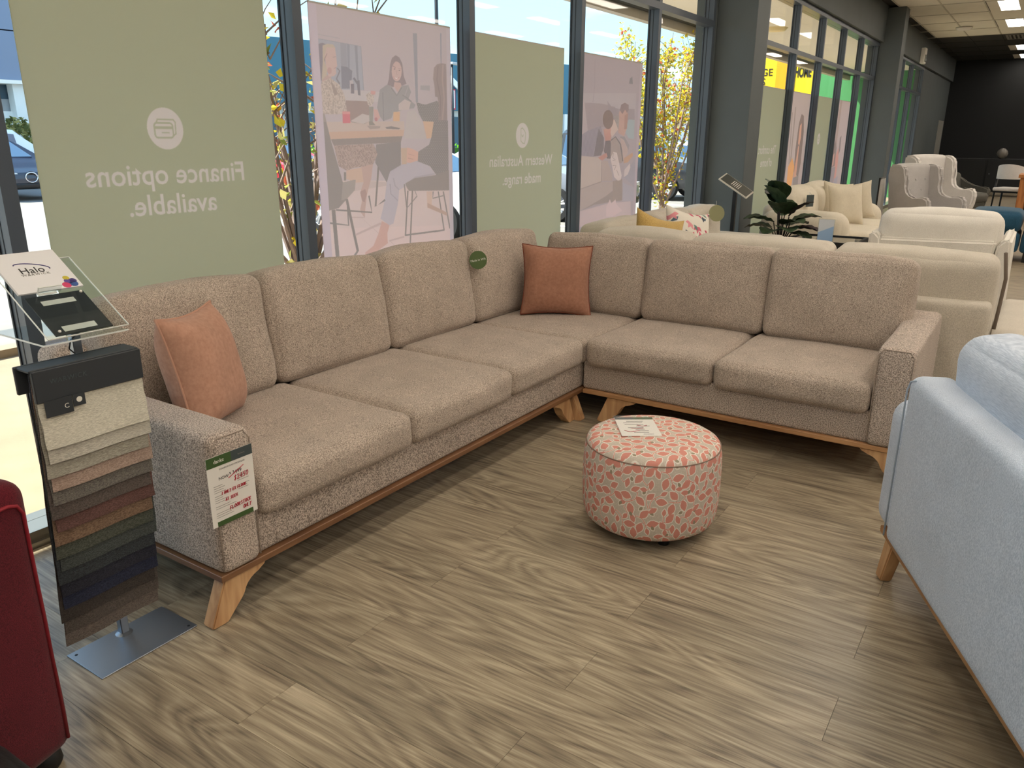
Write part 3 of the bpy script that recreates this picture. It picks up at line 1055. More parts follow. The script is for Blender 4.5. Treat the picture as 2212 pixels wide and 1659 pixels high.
# ------------------------------------------------------------------ price card and swing tag
mPaper = M('card_white', (228, 225, 218), .5)
mGreenInk = M('ink_green', (62, 88, 46), .5)
mSlateInk = M('ink_slate', (66, 76, 78), .5)
mGreyInk = M('ink_grey', (130, 128, 124), .6)
mDarkInk = M('ink_dark', (48, 46, 46), .6)
mRedInk = M('ink_red', (176, 30, 52), .5)
mPaleInk = M('ink_pale', (226, 224, 214), .5)
def price_card(loc, label, w=.166, h=.228):
    t = thing('price_card', label, 'price card', loc)
    obj('card', box(-w / 2, w / 2, -.0015, 0, 0, h), mPaper, t)
    obj('green_band', box(-w / 2, .005, -.0023, -.0014, h - .033, h), mGreenInk, t)
    obj('slate_band', box(.005, w / 2, -.0023, -.0014, h - .033, h), mSlateInk, t)
    obj('footer_band', box(-w / 2 + .017, w / 2 - .017, -.0023, -.0014, .0, .016), mGreenInk, t)
    def tx(s, x, z, size, m, al='CENTER', y=-.0018, sc=1.0):
        o = link('lettering', text_mesh(s, size, .0003, al), m, t, (x, y, z), (PI / 2, 0, 0))
        o.scale = (sc, 1, 1)
    tx('dankz', -.04, h - .017, .016, mPaleInk, y=-.0026)
    tx('furniture', .042, h - .018, .007, mGreyInk, y=-.0026)
    tx('SCARBOROUGH MODULAR', .006, h - .045, .0075, mGreyInk)
    tx('NOW', -.028, h - .075, .0135, mDarkInk)
    tx('$', -.004, h - .070, .010, mDarkInk)
    tx('3499', .021, h - .072, .017, mDarkInk)
    bm = bmesh.new()
    rs = random.Random(3)
    for x, z, n, w2 in ((-.066, h - .095, 4, .05), (.02, h - .082, 4, .045), (-.066, h - .128, 4, .045), (.02, h - .118, 3, .045), (-.066, h - .162, 2, .09), (-.066, h - .184, 3, .07)):
        for k in range(n):
            addbox(bm, x, x + w2 * rs.uniform(.5, 1), -.002, -.0014, z - .007 * k - .0012, z - .007 * k)
    obj('small_print', bm, mGreyInk, t)['kind'] = 'stuff'
    bm = bmesh.new()
    handwriting(bm, '$2450', .008, h - .099, .0155, -.0026, .05)
    addtube(bm, [(-.012, -.0026, h - .083), (.046, -.0026, h - .058)], .0011, 5)
    handwriting(bm, '1 ONLY EX FLOOR', -.042, h - .128, .0095, -.0026, .02)
    handwriting(bm, 'AS SEEN.', -.03, h - .152, .0095, -.0026, .04)
    handwriting(bm, 'FLOORSTOCK', -.018, h - .187, .0115, -.0026, .06)
    handwriting(bm, 'ONLY', .03, h - .204, .0115, -.0026, .06)
    obj('handwriting', bm, mRedInk, t)['kind'] = 'stuff'
    return t
price_card((1.366, 1.9415, .355), 'white and green price card marked NOW $3499 then $2450 on the left sofa arm')

mTagGreen = M('tag_green', (78, 98, 54), .5)
mTagOlive = M('tag_olive', (142, 142, 104), .5)
def round_tag(label, loc, rot, rad, m, s=None):
    t = thing('swing_tag', label, 'tag', loc)
    t.rotation_euler = rot
    bm = lathe([(0, -.0012), (rad, -.0012), (rad, .0012), (0, .0012)], 32)
    obj('disc', bm, m, t)
    if s:
        link('lettering', text_mesh(s, rad * .34, .0003), mPaleInk, t, (0, 0, .0016), (0, 0, math.radians(18)))
    obj('string', tube([(0, rad * .85, 0), (0, rad * 1.15, -.006), (0, rad * 1.5, -.012)], .0012, 5), mPaleInk, t)
    return t
round_tag('round dark green tag reading Made in WA on a taupe back cushion', (3.605, 2.622, .835), (math.radians(82), math.radians(10), math.radians(-40)), .052, mTagGreen, 'Made in WA')

# ------------------------------------------------------------------ leaf-print ottoman
TS = .46
def leaf_print():
    n = 640
    a = canvas(n, n, (196, 186, 172))
    rs = np.random.RandomState(4)
    wv = rs.rand(n, n)
    a += ((wv + np.roll(wv, 1, 1) + np.roll(wv, 2, 1) + np.roll(wv, 3, 1)) / 4 - .5)[..., None] * 26
    a += ((wv + np.roll(wv, 1, 0) + np.roll(wv, 2, 0) + np.roll(wv, 3, 0)) / 4 - .5)[..., None] * 22
    r = random.Random(12)
    def leaf(cx, cy, ang, L, W, c, lob=True, grow=0.0):
        pl, pr = [], []
        for i in range(27):
            t = i / 26
            w = W * math.sin(PI * t ** .85) ** .9 * (1 + (.10 * abs(math.sin(t * 13)) if lob else 0))
            x = (t - .5) * (L + 2 * grow)
            w += grow * (0.3 + .7 * math.sin(PI * t))
            pl.append((x, w)); pr.append((x, -w))
        pts = pl + pr[::-1]
        ca, sa = math.cos(ang), math.sin(ang)
        for ox in (-n, 0, n):
            for oy in (-n, 0, n):
                q = [(cx + ox + x * ca - y * sa, cy + oy + x * sa + y * ca) for x, y in pts]
                mx = np.array(q)
                if mx[:, 0].max() > 0 and mx[:, 0].min() < n and mx[:, 1].max() > 0 and mx[:, 1].min() < n:
                    fillp(a, q, c)
    def stem(pts, w, c):
        for ox in (-n, 0, n):
            for oy in (-n, 0, n):
                L, R = [], []
                for i in range(len(pts)):
                    x0, y0 = pts[max(i - 1, 0)]; x1, y1 = pts[min(i + 1, len(pts) - 1)]
                    d = math.hypot(x1 - x0, y1 - y0) or 1
                    nx, ny = -(y1 - y0) / d * w, (x1 - x0) / d * w
                    L.append((pts[i][0] + nx + ox, pts[i][1] + ny + oy)); R.append((pts[i][0] - nx + ox, pts[i][1] - ny + oy))
                q = L + R[::-1]
                mx = np.array(q)
                if mx[:, 0].max() > 0 and mx[:, 0].min() < n and mx[:, 1].max() > 0 and mx[:, 1].min() < n:
                    fillp(a, q, c)
    CORAL, CREAM, GREY = (208, 142, 128), (228, 221, 210), (154, 144, 122)
    items = []
    seen = []
    g = 5
    cell = n / g
    for i in range(g):
        for j in range(g):
            cx, cy = (i + .5 + (.5 if j % 2 else 0)) * cell, (j + .5) * cell
            th = (i * 2 + j * 3) % 4 * PI / 2 + r.uniform(-.5, .5) + .7
            def P(u, v):
                return (cx + u * math.cos(th) - v * math.sin(th), cy + u * math.sin(th) + v * math.cos(th))
            curve = [P(-50 + 100 * t, 15 * math.sin(PI * t * 1.3)) for t in [k / 8 for k in range(9)]]
            L0 = 68
            lv = [(P(50, 36), th + .95, L0, 19), (P(14, -36), th - 1.15, L0 * .95, 19), (P(-24, 44), th + 1.5, L0 * .95, 18), (P(-54, -22), th + 2.7, L0 * .8, 13), (P(60, -20), th - .55, L0 * .6, 11)]
            kept = []
            for q in lv:
                ok = True
                for (o_, ol) in seen:
                    dx = abs(q[0][0] - o_[0]) % n; dy = abs(q[0][1] - o_[1]) % n
                    if math.hypot(min(dx, n - dx), min(dy, n - dy)) < (q[2] + ol) * .33:
                        ok = False
                if ok:
                    kept.append(q); seen.append(((q[0][0] % n, q[0][1] % n), q[2]))
            items.append((curve, kept, P(4, 74), th))
    for k in range(700):
        p = (r.uniform(0, n), r.uniform(0, n)); L = r.choice((62, 54, 40)); an = r.uniform(0, 6.28)
        if all(math.hypot(min(abs(p[0] - o_[0]) % n, n - abs(p[0] - o_[0]) % n), min(abs(p[1] - o_[1]) % n, n - abs(p[1] - o_[1]) % n)) > (L + ol) * .42 for o_, ol in seen):
            seen.append((p, L))
            tail = [(p[0] - math.cos(an) * L * (.45 + .12 * q) + math.sin(an) * 3.0 * q * q, p[1] - math.sin(an) * L * (.45 + .12 * q) - math.cos(an) * 3.0 * q * q) for q in range(5)]
            items.append((tail, [(p, an, L, L * .29)], None, 0))
    for curve, lv, gd, th in items:
        stem(curve, 4.2, CREAM)
        for (p, an, L, W) in lv:
            leaf(p[0], p[1], an, L, W, CREAM, True, 5)
        if gd:
            leaf(gd[0], gd[1], th, 30, 10, CREAM, False, 4)
    for curve, lv, gd, th in items:
        stem(curve, 2.0, CORAL)
        for (p, an, L, W) in lv:
            b = (p[0] - math.cos(an) * L * .5, p[1] - math.sin(an) * L * .5)
            c = min(curve, key=lambda q: (q[0] - b[0]) ** 2 + (q[1] - b[1]) ** 2)
            stem([c, ((c[0] + b[0]) / 2, (c[1] + b[1]) / 2), b], 1.8, CORAL)
            leaf(p[0], p[1], an, L, W, CORAL)
        if gd:
            leaf(gd[0], gd[1], th, 28, 9, GREY, False)
    return to_image('leaf_print', a)
imL = leaf_print()
mLeaf, nt, b = base('leaf_print_cloth')
b.inputs['Roughness'].default_value = .85
b.inputs['Specular IOR Level'].default_value = .2
ti = nt.nodes.new('ShaderNodeTexImage'); ti.image = imL; ti.extension = 'REPEAT'
uvn = nt.nodes.new('ShaderNodeUVMap'); uvn.uv_map = 'uv'
nt.links.new(uvn.outputs[0], ti.inputs[0])
nt.links.new(ti.outputs[0], b.inputs['Base Color'])
def uv_fill(me, f):
    me.uv_layers.new(name='uv')
    ul = me.uv_layers['uv'].data
    for p in me.polygons:
        us = [f(me.vertices[me.loops[l].vertex_index].co) for l in p.loop_indices]
        m0 = max(u[0] for u in us)
        for l, u in zip(p.loop_indices, us):
            uu = u[0]
            if f.wrap and m0 - uu > f.wrap / 2:
                uu += f.wrap
            ul[l].uv = (uu, u[1])
OT = thing('ottoman', 'round coral leaf print ottoman in front of the taupe corner sofa', 'ottoman', (2.706, 1.123, 0))
R = .268
prof = [(R - .055, .042), (R - .03, .046), (R - .012, .06), (R - .003, .085), (R + .003, .14), (R + .004, .2), (R + .003, .28), (R, .33), (R - .004, .352), (R - .0065, .3605)]
me = fin(lathe(prof, 96), 'side_panel', True)
CIR = round(2 * PI * R / TS) * 1.0
def fs(co):
    return (math.atan2(co.y, co.x) / (2 * PI) * CIR, co.z / TS)
fs.wrap = CIR
uv_fill(me, fs)
link('side_panel', me, mLeaf, OT)
me = fin(lathe([(R - .0075, .361), (R - .012, .373), (R - .03, .384), (R - .07, .391), (R - .15, .396), (0.05, .398), (0, .398)], 96), 'top_panel', True)
def ft2(co):
    return (co.x / TS + .3, co.y / TS + .1)
ft2.wrap = 0
uv_fill(me, ft2)
link('top_panel', me, mLeaf, OT)
bm = bmesh.new()
addtube(bm, [((R - .006) * math.cos(2 * PI * k / 72), (R - .006) * math.sin(2 * PI * k / 72), .361) for k in range(73)], .0025, 6)
obj('seam', bm, M('seam_taupe', (140, 118, 104), .8), OT, smooth=True)
mBlackPl = M('black_plastic', (22, 22, 22), .5)
obj('base_plate', lathe([(0, .03), (R - .055, .03), (R - .05, .044), (0, .044)], 48), mBlackPl, OT)
for k in range(4):
    a = PI / 4 + k * PI / 2
    obj('foot', lathe([(0, 0), (.022, 0), (.024, .031), (0, .031)], 14), mBlackPl, OT, (.17 * math.cos(a), .17 * math.sin(a), 0))
oc = thing('price_sleeve', 'shiny plastic sleeve with a small price sheet lying on the ottoman', 'price card', (2.724, 1.2, .3985), math.radians(125))
mSleeve, nt, b = base('clear_sleeve')
b.inputs['Base Color'].default_value = (1, 1, 1, 1); b.inputs['Roughness'].default_value = .12
b.inputs['Alpha'].default_value = .1
b.inputs['Specular IOR Level'].default_value = .9
obj('sheet', box(-.078, .078, -.105, .105, 0, .0008), mPaper, oc)
obj('green_band', box(-.078, .002, -.105, -.08, .0006, .0014), mGreenInk, oc)
obj('slate_band', box(.002, .078, -.105, -.08, .0006, .0014), mSlateInk, oc)
bm = bmesh.new()
rs = random.Random(5)
for k in range(9):
    x = -.05 + rs.uniform(0, .03)
    addbox(bm, x, x + rs.uniform(.03, .08), -.06 + .018 * k, -.055 + .018 * k, .0006, .0012)
obj('small_print', bm, mGreyInk, oc)['kind'] = 'stuff'
bm = bmesh.new()
for k in range(3):
    addtube(bm, [(-.04 + .02 * k, -.01 + .03 * k, .0014), (-.02 + .03 * k, .0 + .03 * k, .0014), (.0 + .03 * k, -.012 + .03 * k, .0014)], .0012, 5)
obj('handwriting', bm, mRedInk, oc)['kind'] = 'stuff'
bm = bmesh.new()
nx, ny = 14, 18
gv = [[bm.verts.new((-.083 + .166 * i / nx, -.122 + .236 * j / ny, .0035 + .0022 * mnoise.noise(Vector((i * .45, j * .4, 2))))) for j in range(ny + 1)] for i in range(nx + 1)]
for i in range(nx):
    for j in range(ny):
        bm.faces.new((gv[i][j], gv[i + 1][j], gv[i + 1][j + 1], gv[i][j + 1]))
obj('plastic_sleeve', bm, mSleeve, oc, smooth=True)
# ------------------------------------------------------------------ window banners
BX = {0: (1.51, 2.61), 1: (2.88, 3.985), 2: (4.235, 5.336), 3: (5.60, 6.697)}
Z0B, Z1B = .12, 2.12
def text_mask(mask, s, u, v, size, ppm, mirror=True):
    """Add a line of type to a print mask (flat print, reversed as seen from the back of the cloth)."""
    me = text_mesh(s, size, 0.0, offset=size * .012)
    me.calc_loop_triangles()
    c3 = np.zeros(mask.shape + (3,), np.float32)
    for t in me.loop_triangles:
        pts = [(u + (-1 if mirror else 1) * me.vertices[i].co.x * ppm, v + me.vertices[i].co.y * ppm) for i in t.vertices]
        a = np.zeros(1)
        p = np.array(pts)
        x0, y0 = np.floor(p.min(0)).astype(int) - 1
        x1, y1 = np.ceil(p.max(0)).astype(int) + 2
        sub = np.zeros((y1 - y0, x1 - x0, 3), np.float32)
        fillp(sub, p - [x0, y0], (1, 1, 1))
        mask[y0:y1, x0:x1] += sub[..., 0]
    bpy.data.meshes.remove(me)
def poly_mask(mask, pts, val=1.0):
    c = np.repeat(mask[..., None], 3, 2)
    fillp(c, pts, (val,) * 3)
    mask[:] = c[..., 0]
def stroke_mask(mask, pts, w, val=0.0):
    for i in range(len(pts) - 1):
        (xa, ya), (xb, yb) = pts[i], pts[i + 1]
        d = math.hypot(xb - xa, yb - ya) or 1
        nx, ny = -(yb - ya) / d * w / 2, (xb - xa) / d * w / 2
        ex, ey = (xb - xa) / d * w / 3, (yb - ya) / d * w / 3
        poly_mask(mask, [(xa + nx - ex, ya + ny - ey), (xb + nx + ex, yb + ny + ey), (xb - nx + ex, yb - ny + ey), (xa - nx - ex, ya - ny - ey)], val)
GREEN, PALE = np.array((192, 192, 170), np.float32), np.array((224, 215, 212), np.float32)
def green_print(name, w, lines, icon, ic, ppm=420):
    W_, H_ = int(w * ppm), int((Z1B - Z0B) * ppm)
    m = np.zeros((H_, W_), np.float32)
    if ic:
        cx, cy, r = W_ / 2 + ic[0] * ppm, (ic[1] - Z0B) * ppm, ic[2] * ppm
        poly_mask(m, [(cx + r * math.cos(2 * PI * k / 40), cy + r * math.sin(2 * PI * k / 40)) for k in range(40)])
        for pts, wd in icon:
            stroke_mask(m, [(cx + p[0] * ppm, cy + p[1] * ppm) for p in pts], max(1.2, wd * ppm), .05)
    for s_, u, z, size in lines:
        text_mask(m, s_, W_ / 2 + u * ppm, (z - Z0B) * ppm, size, ppm)
    m = np.clip(m, 0, 1)[..., None]
    return translucent('banner_' + name, image=to_image(name, GREEN * (1 - m) + PALE * m), trans=.62)
def banner(x0, x1, label, mat):
    t = thing('window_banner', label, 'banner', ((x0 + x1) / 2, 3.092, Z0B), 0, 'window banners')
    w = (x1 - x0) / 2
    obj('cloth', box(-w, w, -.0035, 0, 0, Z1B - Z0B), mat, t)
    obj('top_batten', box(-w, w, -.0036, .001, Z1B - Z0B - .006, Z1B - Z0B + .003), mFascia, t)
    return t
def rrect(x0, x1, z0, z1, r=.012):
    pts = []
    for cx, cy, a0 in ((x1 - r, z1 - r, 0), (x0 + r, z1 - r, 90), (x0 + r, z0 + r, 180), (x1 - r, z0 + r, 270)):
        for k in range(4):
            a = math.radians(a0 + 30 * k)
            pts.append((cx + r * math.cos(a), cy + r * math.sin(a)))
    return pts + [pts[0]]
cards = [(rrect(-.05, .034, -.036, .022), .0065), ([(.034, -.028), (.046, -.02), (.048, .026), (.04, .036), (-.032, .036), (-.04, .022)], .0055), ([(-.048, .004), (.032, .004)], .011), ([(-.018, -.016), (.016, -.016)], .004)]
banner(*BX[0], 'olive green window banner printed Finance options available seen reversed', green_print('finance_print', 1.1, [('Finance options', -.008, 1.345, .118), ('available.', -.012, 1.222, .118)], cards, (-.012, 1.53, .083)))
amap = [([(.006 - x, z) for x, z in ((-.034, .012), (-.022, .03), (-.006, .042), (.01, .05), (.026, .044), (.026, -.036), (.006, -.05), (-.02, -.054), (-.028, -.03), (-.034, .012))], .006), ([(.012, .006), (.006, -.01), (0, .0), (-.006, -.01), (-.012, .006)], .004)]
banner(*BX[2], 'olive green window banner printed Western Australian made range seen reversed', green_print('western_print', 1.1, [('Western Australian', 0, 1.345, .102), ('made range.', 0, 1.222, .102)], amap, (-.002, 1.515, .083)))

def draw(polys, w, h, bg, soft_bg=None):
    a = canvas(w, h, bg)
    for c, s, pts in polys:
        fillp(a, [(p[0] * w / 1000, p[1] * h / 1000) for p in pts], c, 1.0, s)
    a = np.array((216, 210, 212)) + (a - 174) * .66          # contrast pressed towards a pale tone: haze put into the print colours
    return a
P2=[((200,184,181),0,[(27,583),(988,562),(990,317),(-6,385)]),((206,188,184),0,[(7,462),(996,425),(986,252),(-15,332)]),((186,172,168),0,[(45,566),(299,577),(454,569),(453,560),(41,545)]),((158,162,172),0,[(26,920),(316,915),(319,808),(15,800)]),((136,140,150),0,[(25,919),(314,914),(317,808),(321,808),(317,915),(26,920)]),((150,150,158),0,[(27,929),(181,926),(181,927),(28,930)]),((138,142,154),0,[(225,916),(242,916),(233,853),(221,855)]),((132,136,148),0,[(274,915),(292,915),(289,830),(277,832)]),((146,150,160),0,[(183,916),(221,916),(217,863),(179,862)]),((122,126,138),0,[(179,862),(213,862),(250,853),(235,810),(175,808)]),((124,124,132),0,[(150,855),(165,850),(141,830),(160,817),(168,820),(150,831),(174,850),(157,857)]),((185,178,180),0,[(175,806),(387,807),(437,806),(433,781),(184,780)]),((178,172,176),0,[(229,829),(251,831),(253,798),(227,797)]),((116,114,122),0,[(235,821),(257,822),(255,798),(234,798)]),((116,116,126),0,[(275,830),(295,832),(296,794),(280,795)]),((116,116,126),0,[(251,835),(273,822),(285,825),(262,838)]),((150,133,129),0,[(196,780),(352,781),(352,747),(223,729),(194,732)]),((126,121,132),0,[(33,905),(73,911),(101,908),(65,837),(53,823),(29,824),(27,882)]),((182,170,152),0,[(72,905),(101,910),(137,910),(150,903),(99,897),(76,873),(91,851),(82,829),(54,825),(67,868)]),((178,155,150),0,[(89,838),(114,839),(113,807),(52,806),(53,823)]),((192,168,162),0,[(96,902),(148,903),(152,884),(155,861),(145,856),(147,843),(130,836),(97,834),(85,860),(81,881)]),((180,146,144),0,[(119,849),(117,845),(113,842),(107,841),(101,840),(95,842),(92,844),(91,848),(93,851),(97,854),(103,856),(109,856),(115,855),(118,852)]),((140,122,124),0,[(131,880),(149,882),(149,883),(130,881)]),((165,122,122),0,[(133,854),(149,857),(148,858),(132,855)]),((150,128,124),0,[(95,888),(76,874),(80,873),(99,888)]),((184,172,162),1,[(32,808),(56,821),(108,831),(160,818),(190,793),(201,755),(183,746),(31,744)]),((150,136,128),0,[(107,823),(121,819),(150,795),(126,789)]),((188,172,164),0,[(63,726),(604,733),(605,708),(72,702)]),((190,162,142),0,[(72,702),(603,710),(593,693),(87,684)]),((134,127,122),0,[(87,684),(587,693),(572,676),(103,669)]),((150,142,136),0,[(30,746),(58,746),(85,685),(30,685)]),((196,108,116),0,[(171,752),(220,752),(219,725),(169,724)]),((206,142,142),0,[(171,753),(221,753),(220,747),(170,746)]),((186,178,176),0,[(222,730),(302,749),(351,745),(352,732),(305,724)]),((138,134,130),0,[(221,729),(305,723),(345,730),(312,723),(223,727)]),((142,142,134),0,[(350,767),(382,768),(373,730),(349,730)]),((184,174,166),1,[(333,797),(359,804),(386,801),(389,783),(368,769),(344,772)]),((196,150,146),0,[(367,808),(401,808),(398,799),(368,799)]),((156,144,138),0,[(330,719),(426,719),(420,713),(351,710)]),((132,128,120),0,[(345,730),(370,730),(390,721),(346,720)]),((136,126,130),0,[(515,880),(530,896),(557,904),(584,900),(605,885),(613,852),(632,833),(590,826),(526,822),(486,824),(501,842)]),((192,168,163),0,[(599,864),(594,853),(583,843),(567,838),(550,837),(535,842),(526,850),(523,861),(528,873),(540,882),(555,888),(572,888),(587,884),(597,875)]),((150,124,124),0,[(533,875),(553,871),(555,873),(535,877)]),((150,124,124),0,[(571,870),(594,870),(595,871),(572,871)]),((112,100,104),0,[(552,869),(550,868),(545,867),(541,867),(539,868),(541,869),(545,870),(550,870)]),((112,100,104),0,[(588,866),(586,865),(581,865),(577,865),(575,866),(577,867),(581,867),(586,867)]),((172,144,140),0,[(563,866),(555,855),(570,854),(570,855),(558,855),(566,866)]),((216,204,202),0,[(539,848),(556,846),(577,848),(566,842),(551,842)]),((172,122,122),0,[(534,848),(555,840),(579,848),(576,849),(555,841),(537,849)]),((186,160,154),0,[(541,835),(588,834),(594,826),(565,808),(535,824)]),((147,146,148),0,[(432,812),(482,826),(513,825),(555,804),(595,827),(646,830),(666,812),(642,793),(698,779),(683,769),(611,765),(527,755),(508,740),(449,732),(424,744),(407,766)]),((126,126,130),0,[(450,806),(446,732),(452,732),(456,806)]),((128,128,130),0,[(514,818),(555,798),(597,822),(591,823),(555,800),(519,820)]),((130,130,132),0,[(595,802),(622,796),(663,786),(668,788),(626,799),(599,804)]),((160,158,160),0,[(643,828),(612,801),(618,800),(648,827)]),((196,160,154),0,[(382,762),(409,761),(426,741),(403,731),(386,734)]),((176,120,122),0,[(407,736),(406,734),(403,732),(398,731),(393,731),(389,732),(386,734),(385,736),(386,738),(390,740),(394,741),(399,741),(404,740),(406,738)]),((188,176,172),0,[(566,778),(614,792),(661,785),(644,765),(565,762)]),((206,168,130),0,[(525,757),(574,758),(569,733),(520,733)]),((180,174,172),0,[(630,758),(688,766),(725,746),(752,720),(780,686),(599,686)]),((140,143,153),0,[(694,967),(726,968),(718,786),(700,786)]),((156,154,158),0,[(742,832),(818,834),(817,820),(739,820)]),((132,138,152),0,[(915,979),(925,979),(920,896),(913,896)]),((120,116,116),0,[(460,716),(505,719),(574,714),(559,711),(469,712)]),((196,166,140),0,[(753,735),(845,736),(831,689),(780,686)]),((122,121,120),2,[(704,786),(748,782),(782,781),(875,793),(911,783),(957,767),(963,686),(831,686),(850,734),(753,735),(721,756)]),((144,131,130),0,[(856,883),(882,894),(918,898),(960,898),(961,819),(959,732),(881,731),(890,783),(881,803),(860,805),(857,833),(847,853)]),((162,146,142),0,[(927,895),(919,852),(932,801),(912,740),(925,740),(944,801),(932,853),(940,895)]),((130,118,118),0,[(887,890),(874,851),(902,800),(893,749),(902,749),(911,801),(883,851),(896,890)]),((122,120,118),2,[(821,691),(846,738),(968,739),(963,582),(856,581),(801,608),(698,619),(708,650),(799,669)]),((192,166,148),0,[(174,606),(281,612),(287,573),(236,573),(171,584)]),((128,125,124),0,[(388,671),(573,678),(565,608),(475,591),(454,568),(376,623)]),((182,156,147),0,[(276,617),(364,629),(341,581),(307,541),(289,502),(283,478),(259,492),(254,503),(270,525),(259,545),(287,573)]),((160,134,128),0,[(261,549),(296,555),(306,541),(286,520),(269,525)]),((164,146,138),1,[(103,669),(370,672),(396,646),(363,620),(275,613),(224,612),(179,605),(127,617)]),((192,156,145),0,[(404,464),(462,451),(441,428),(442,400),(364,383),(307,370),(272,374),(273,384),(335,399),(376,431)]),((174,170,178),0,[(454,569),(482,598),(559,613),(692,624),(787,610),(845,583),(674,576),(585,552),(546,546),(532,507),(491,453),(459,450),(396,471),(429,515)]),((156,152,160),0,[(549,547),(519,559),(509,580),(501,579),(511,558),(543,545)]),((156,152,160),0,[(536,517),(485,537),(482,564),(474,564),(478,536),(530,515)]),((160,156,164),0,[(602,555),(676,576),(843,583),(841,587),(672,580),(596,558)]),((184,162,140),0,[(571,661),(622,661),(611,616),(573,616)]),((200,162,146),0,[(619,662),(662,658),(708,649),(702,625),(638,619),(612,621)]),((170,134,122),0,[(623,644),(672,639),(674,640),(625,645)]),((170,134,122),0,[(622,632),(665,628),(666,630),(624,634)]),((134,129,124),0,[(596,563),(674,576),(845,581),(976,595),(967,533),(624,541),(605,551)]),((122,118,114),0,[(609,542),(576,414),(587,413),(619,542)]),((122,118,114),0,[(645,541),(608,368),(619,367),(656,541)]),((122,118,114),0,[(583,561),(595,495),(604,495),(592,561)]),((122,118,114),0,[(863,532),(907,413),(918,413),(873,532)]),((122,118,114),0,[(907,531),(960,416),(972,416),(918,531)]),((122,118,114),0,[(579,413),(915,411),(914,416),(578,418)]),((122,118,114),0,[(819,534),(817,512),(911,517),(909,520),(820,515),(828,533)]),((122,118,114),0,[(668,539),(683,525),(604,495),(609,494),(689,523),(674,539)]),((122,118,114),0,[(391,611),(357,505),(439,519),(432,524),(370,506),(404,610)]),((196,172,158),0,[(767,535),(816,534),(805,482),(770,491)]),((176,150,134),0,[(771,502),(944,466),(944,456),(770,488)]),((132,127,123),0,[(33,725),(63,726),(89,677),(135,598),(147,576),(231,581),(225,555),(168,533),(110,511),(35,506)]),((150,143,138),0,[(147,576),(234,581),(224,554),(168,533),(130,530)]),((120,116,112),0,[(63,508),(72,370),(97,369),(87,508)]),((120,116,112),0,[(157,532),(213,392),(175,374),(188,370),(230,392),(174,533)]),((120,116,112),0,[(90,505),(337,489),(326,537),(314,536),(333,493),(92,509)]),((120,116,112),0,[(29,474),(173,462),(174,530),(163,530),(165,465),(31,479)]),((120,116,112),0,[(158,602),(155,580),(169,580),(172,601)]),((182,164,160),0,[(213,433),(400,455),(394,461),(208,438)]),((182,164,160),0,[(455,404),(573,409),(570,414),(452,408)]),((182,164,160),0,[(194,482),(280,478),(280,481),(195,485)]),((182,164,160),0,[(251,483),(375,431),(377,432),(252,483)]),((182,164,160),0,[(459,405),(508,383),(510,384),(461,406)]),((186,176,186),0,[(0,0),(48,0),(48,1000),(0,1000)]),((186,178,186),0,[(966,0),(1000,0),(1000,1000),(966,1000)])]
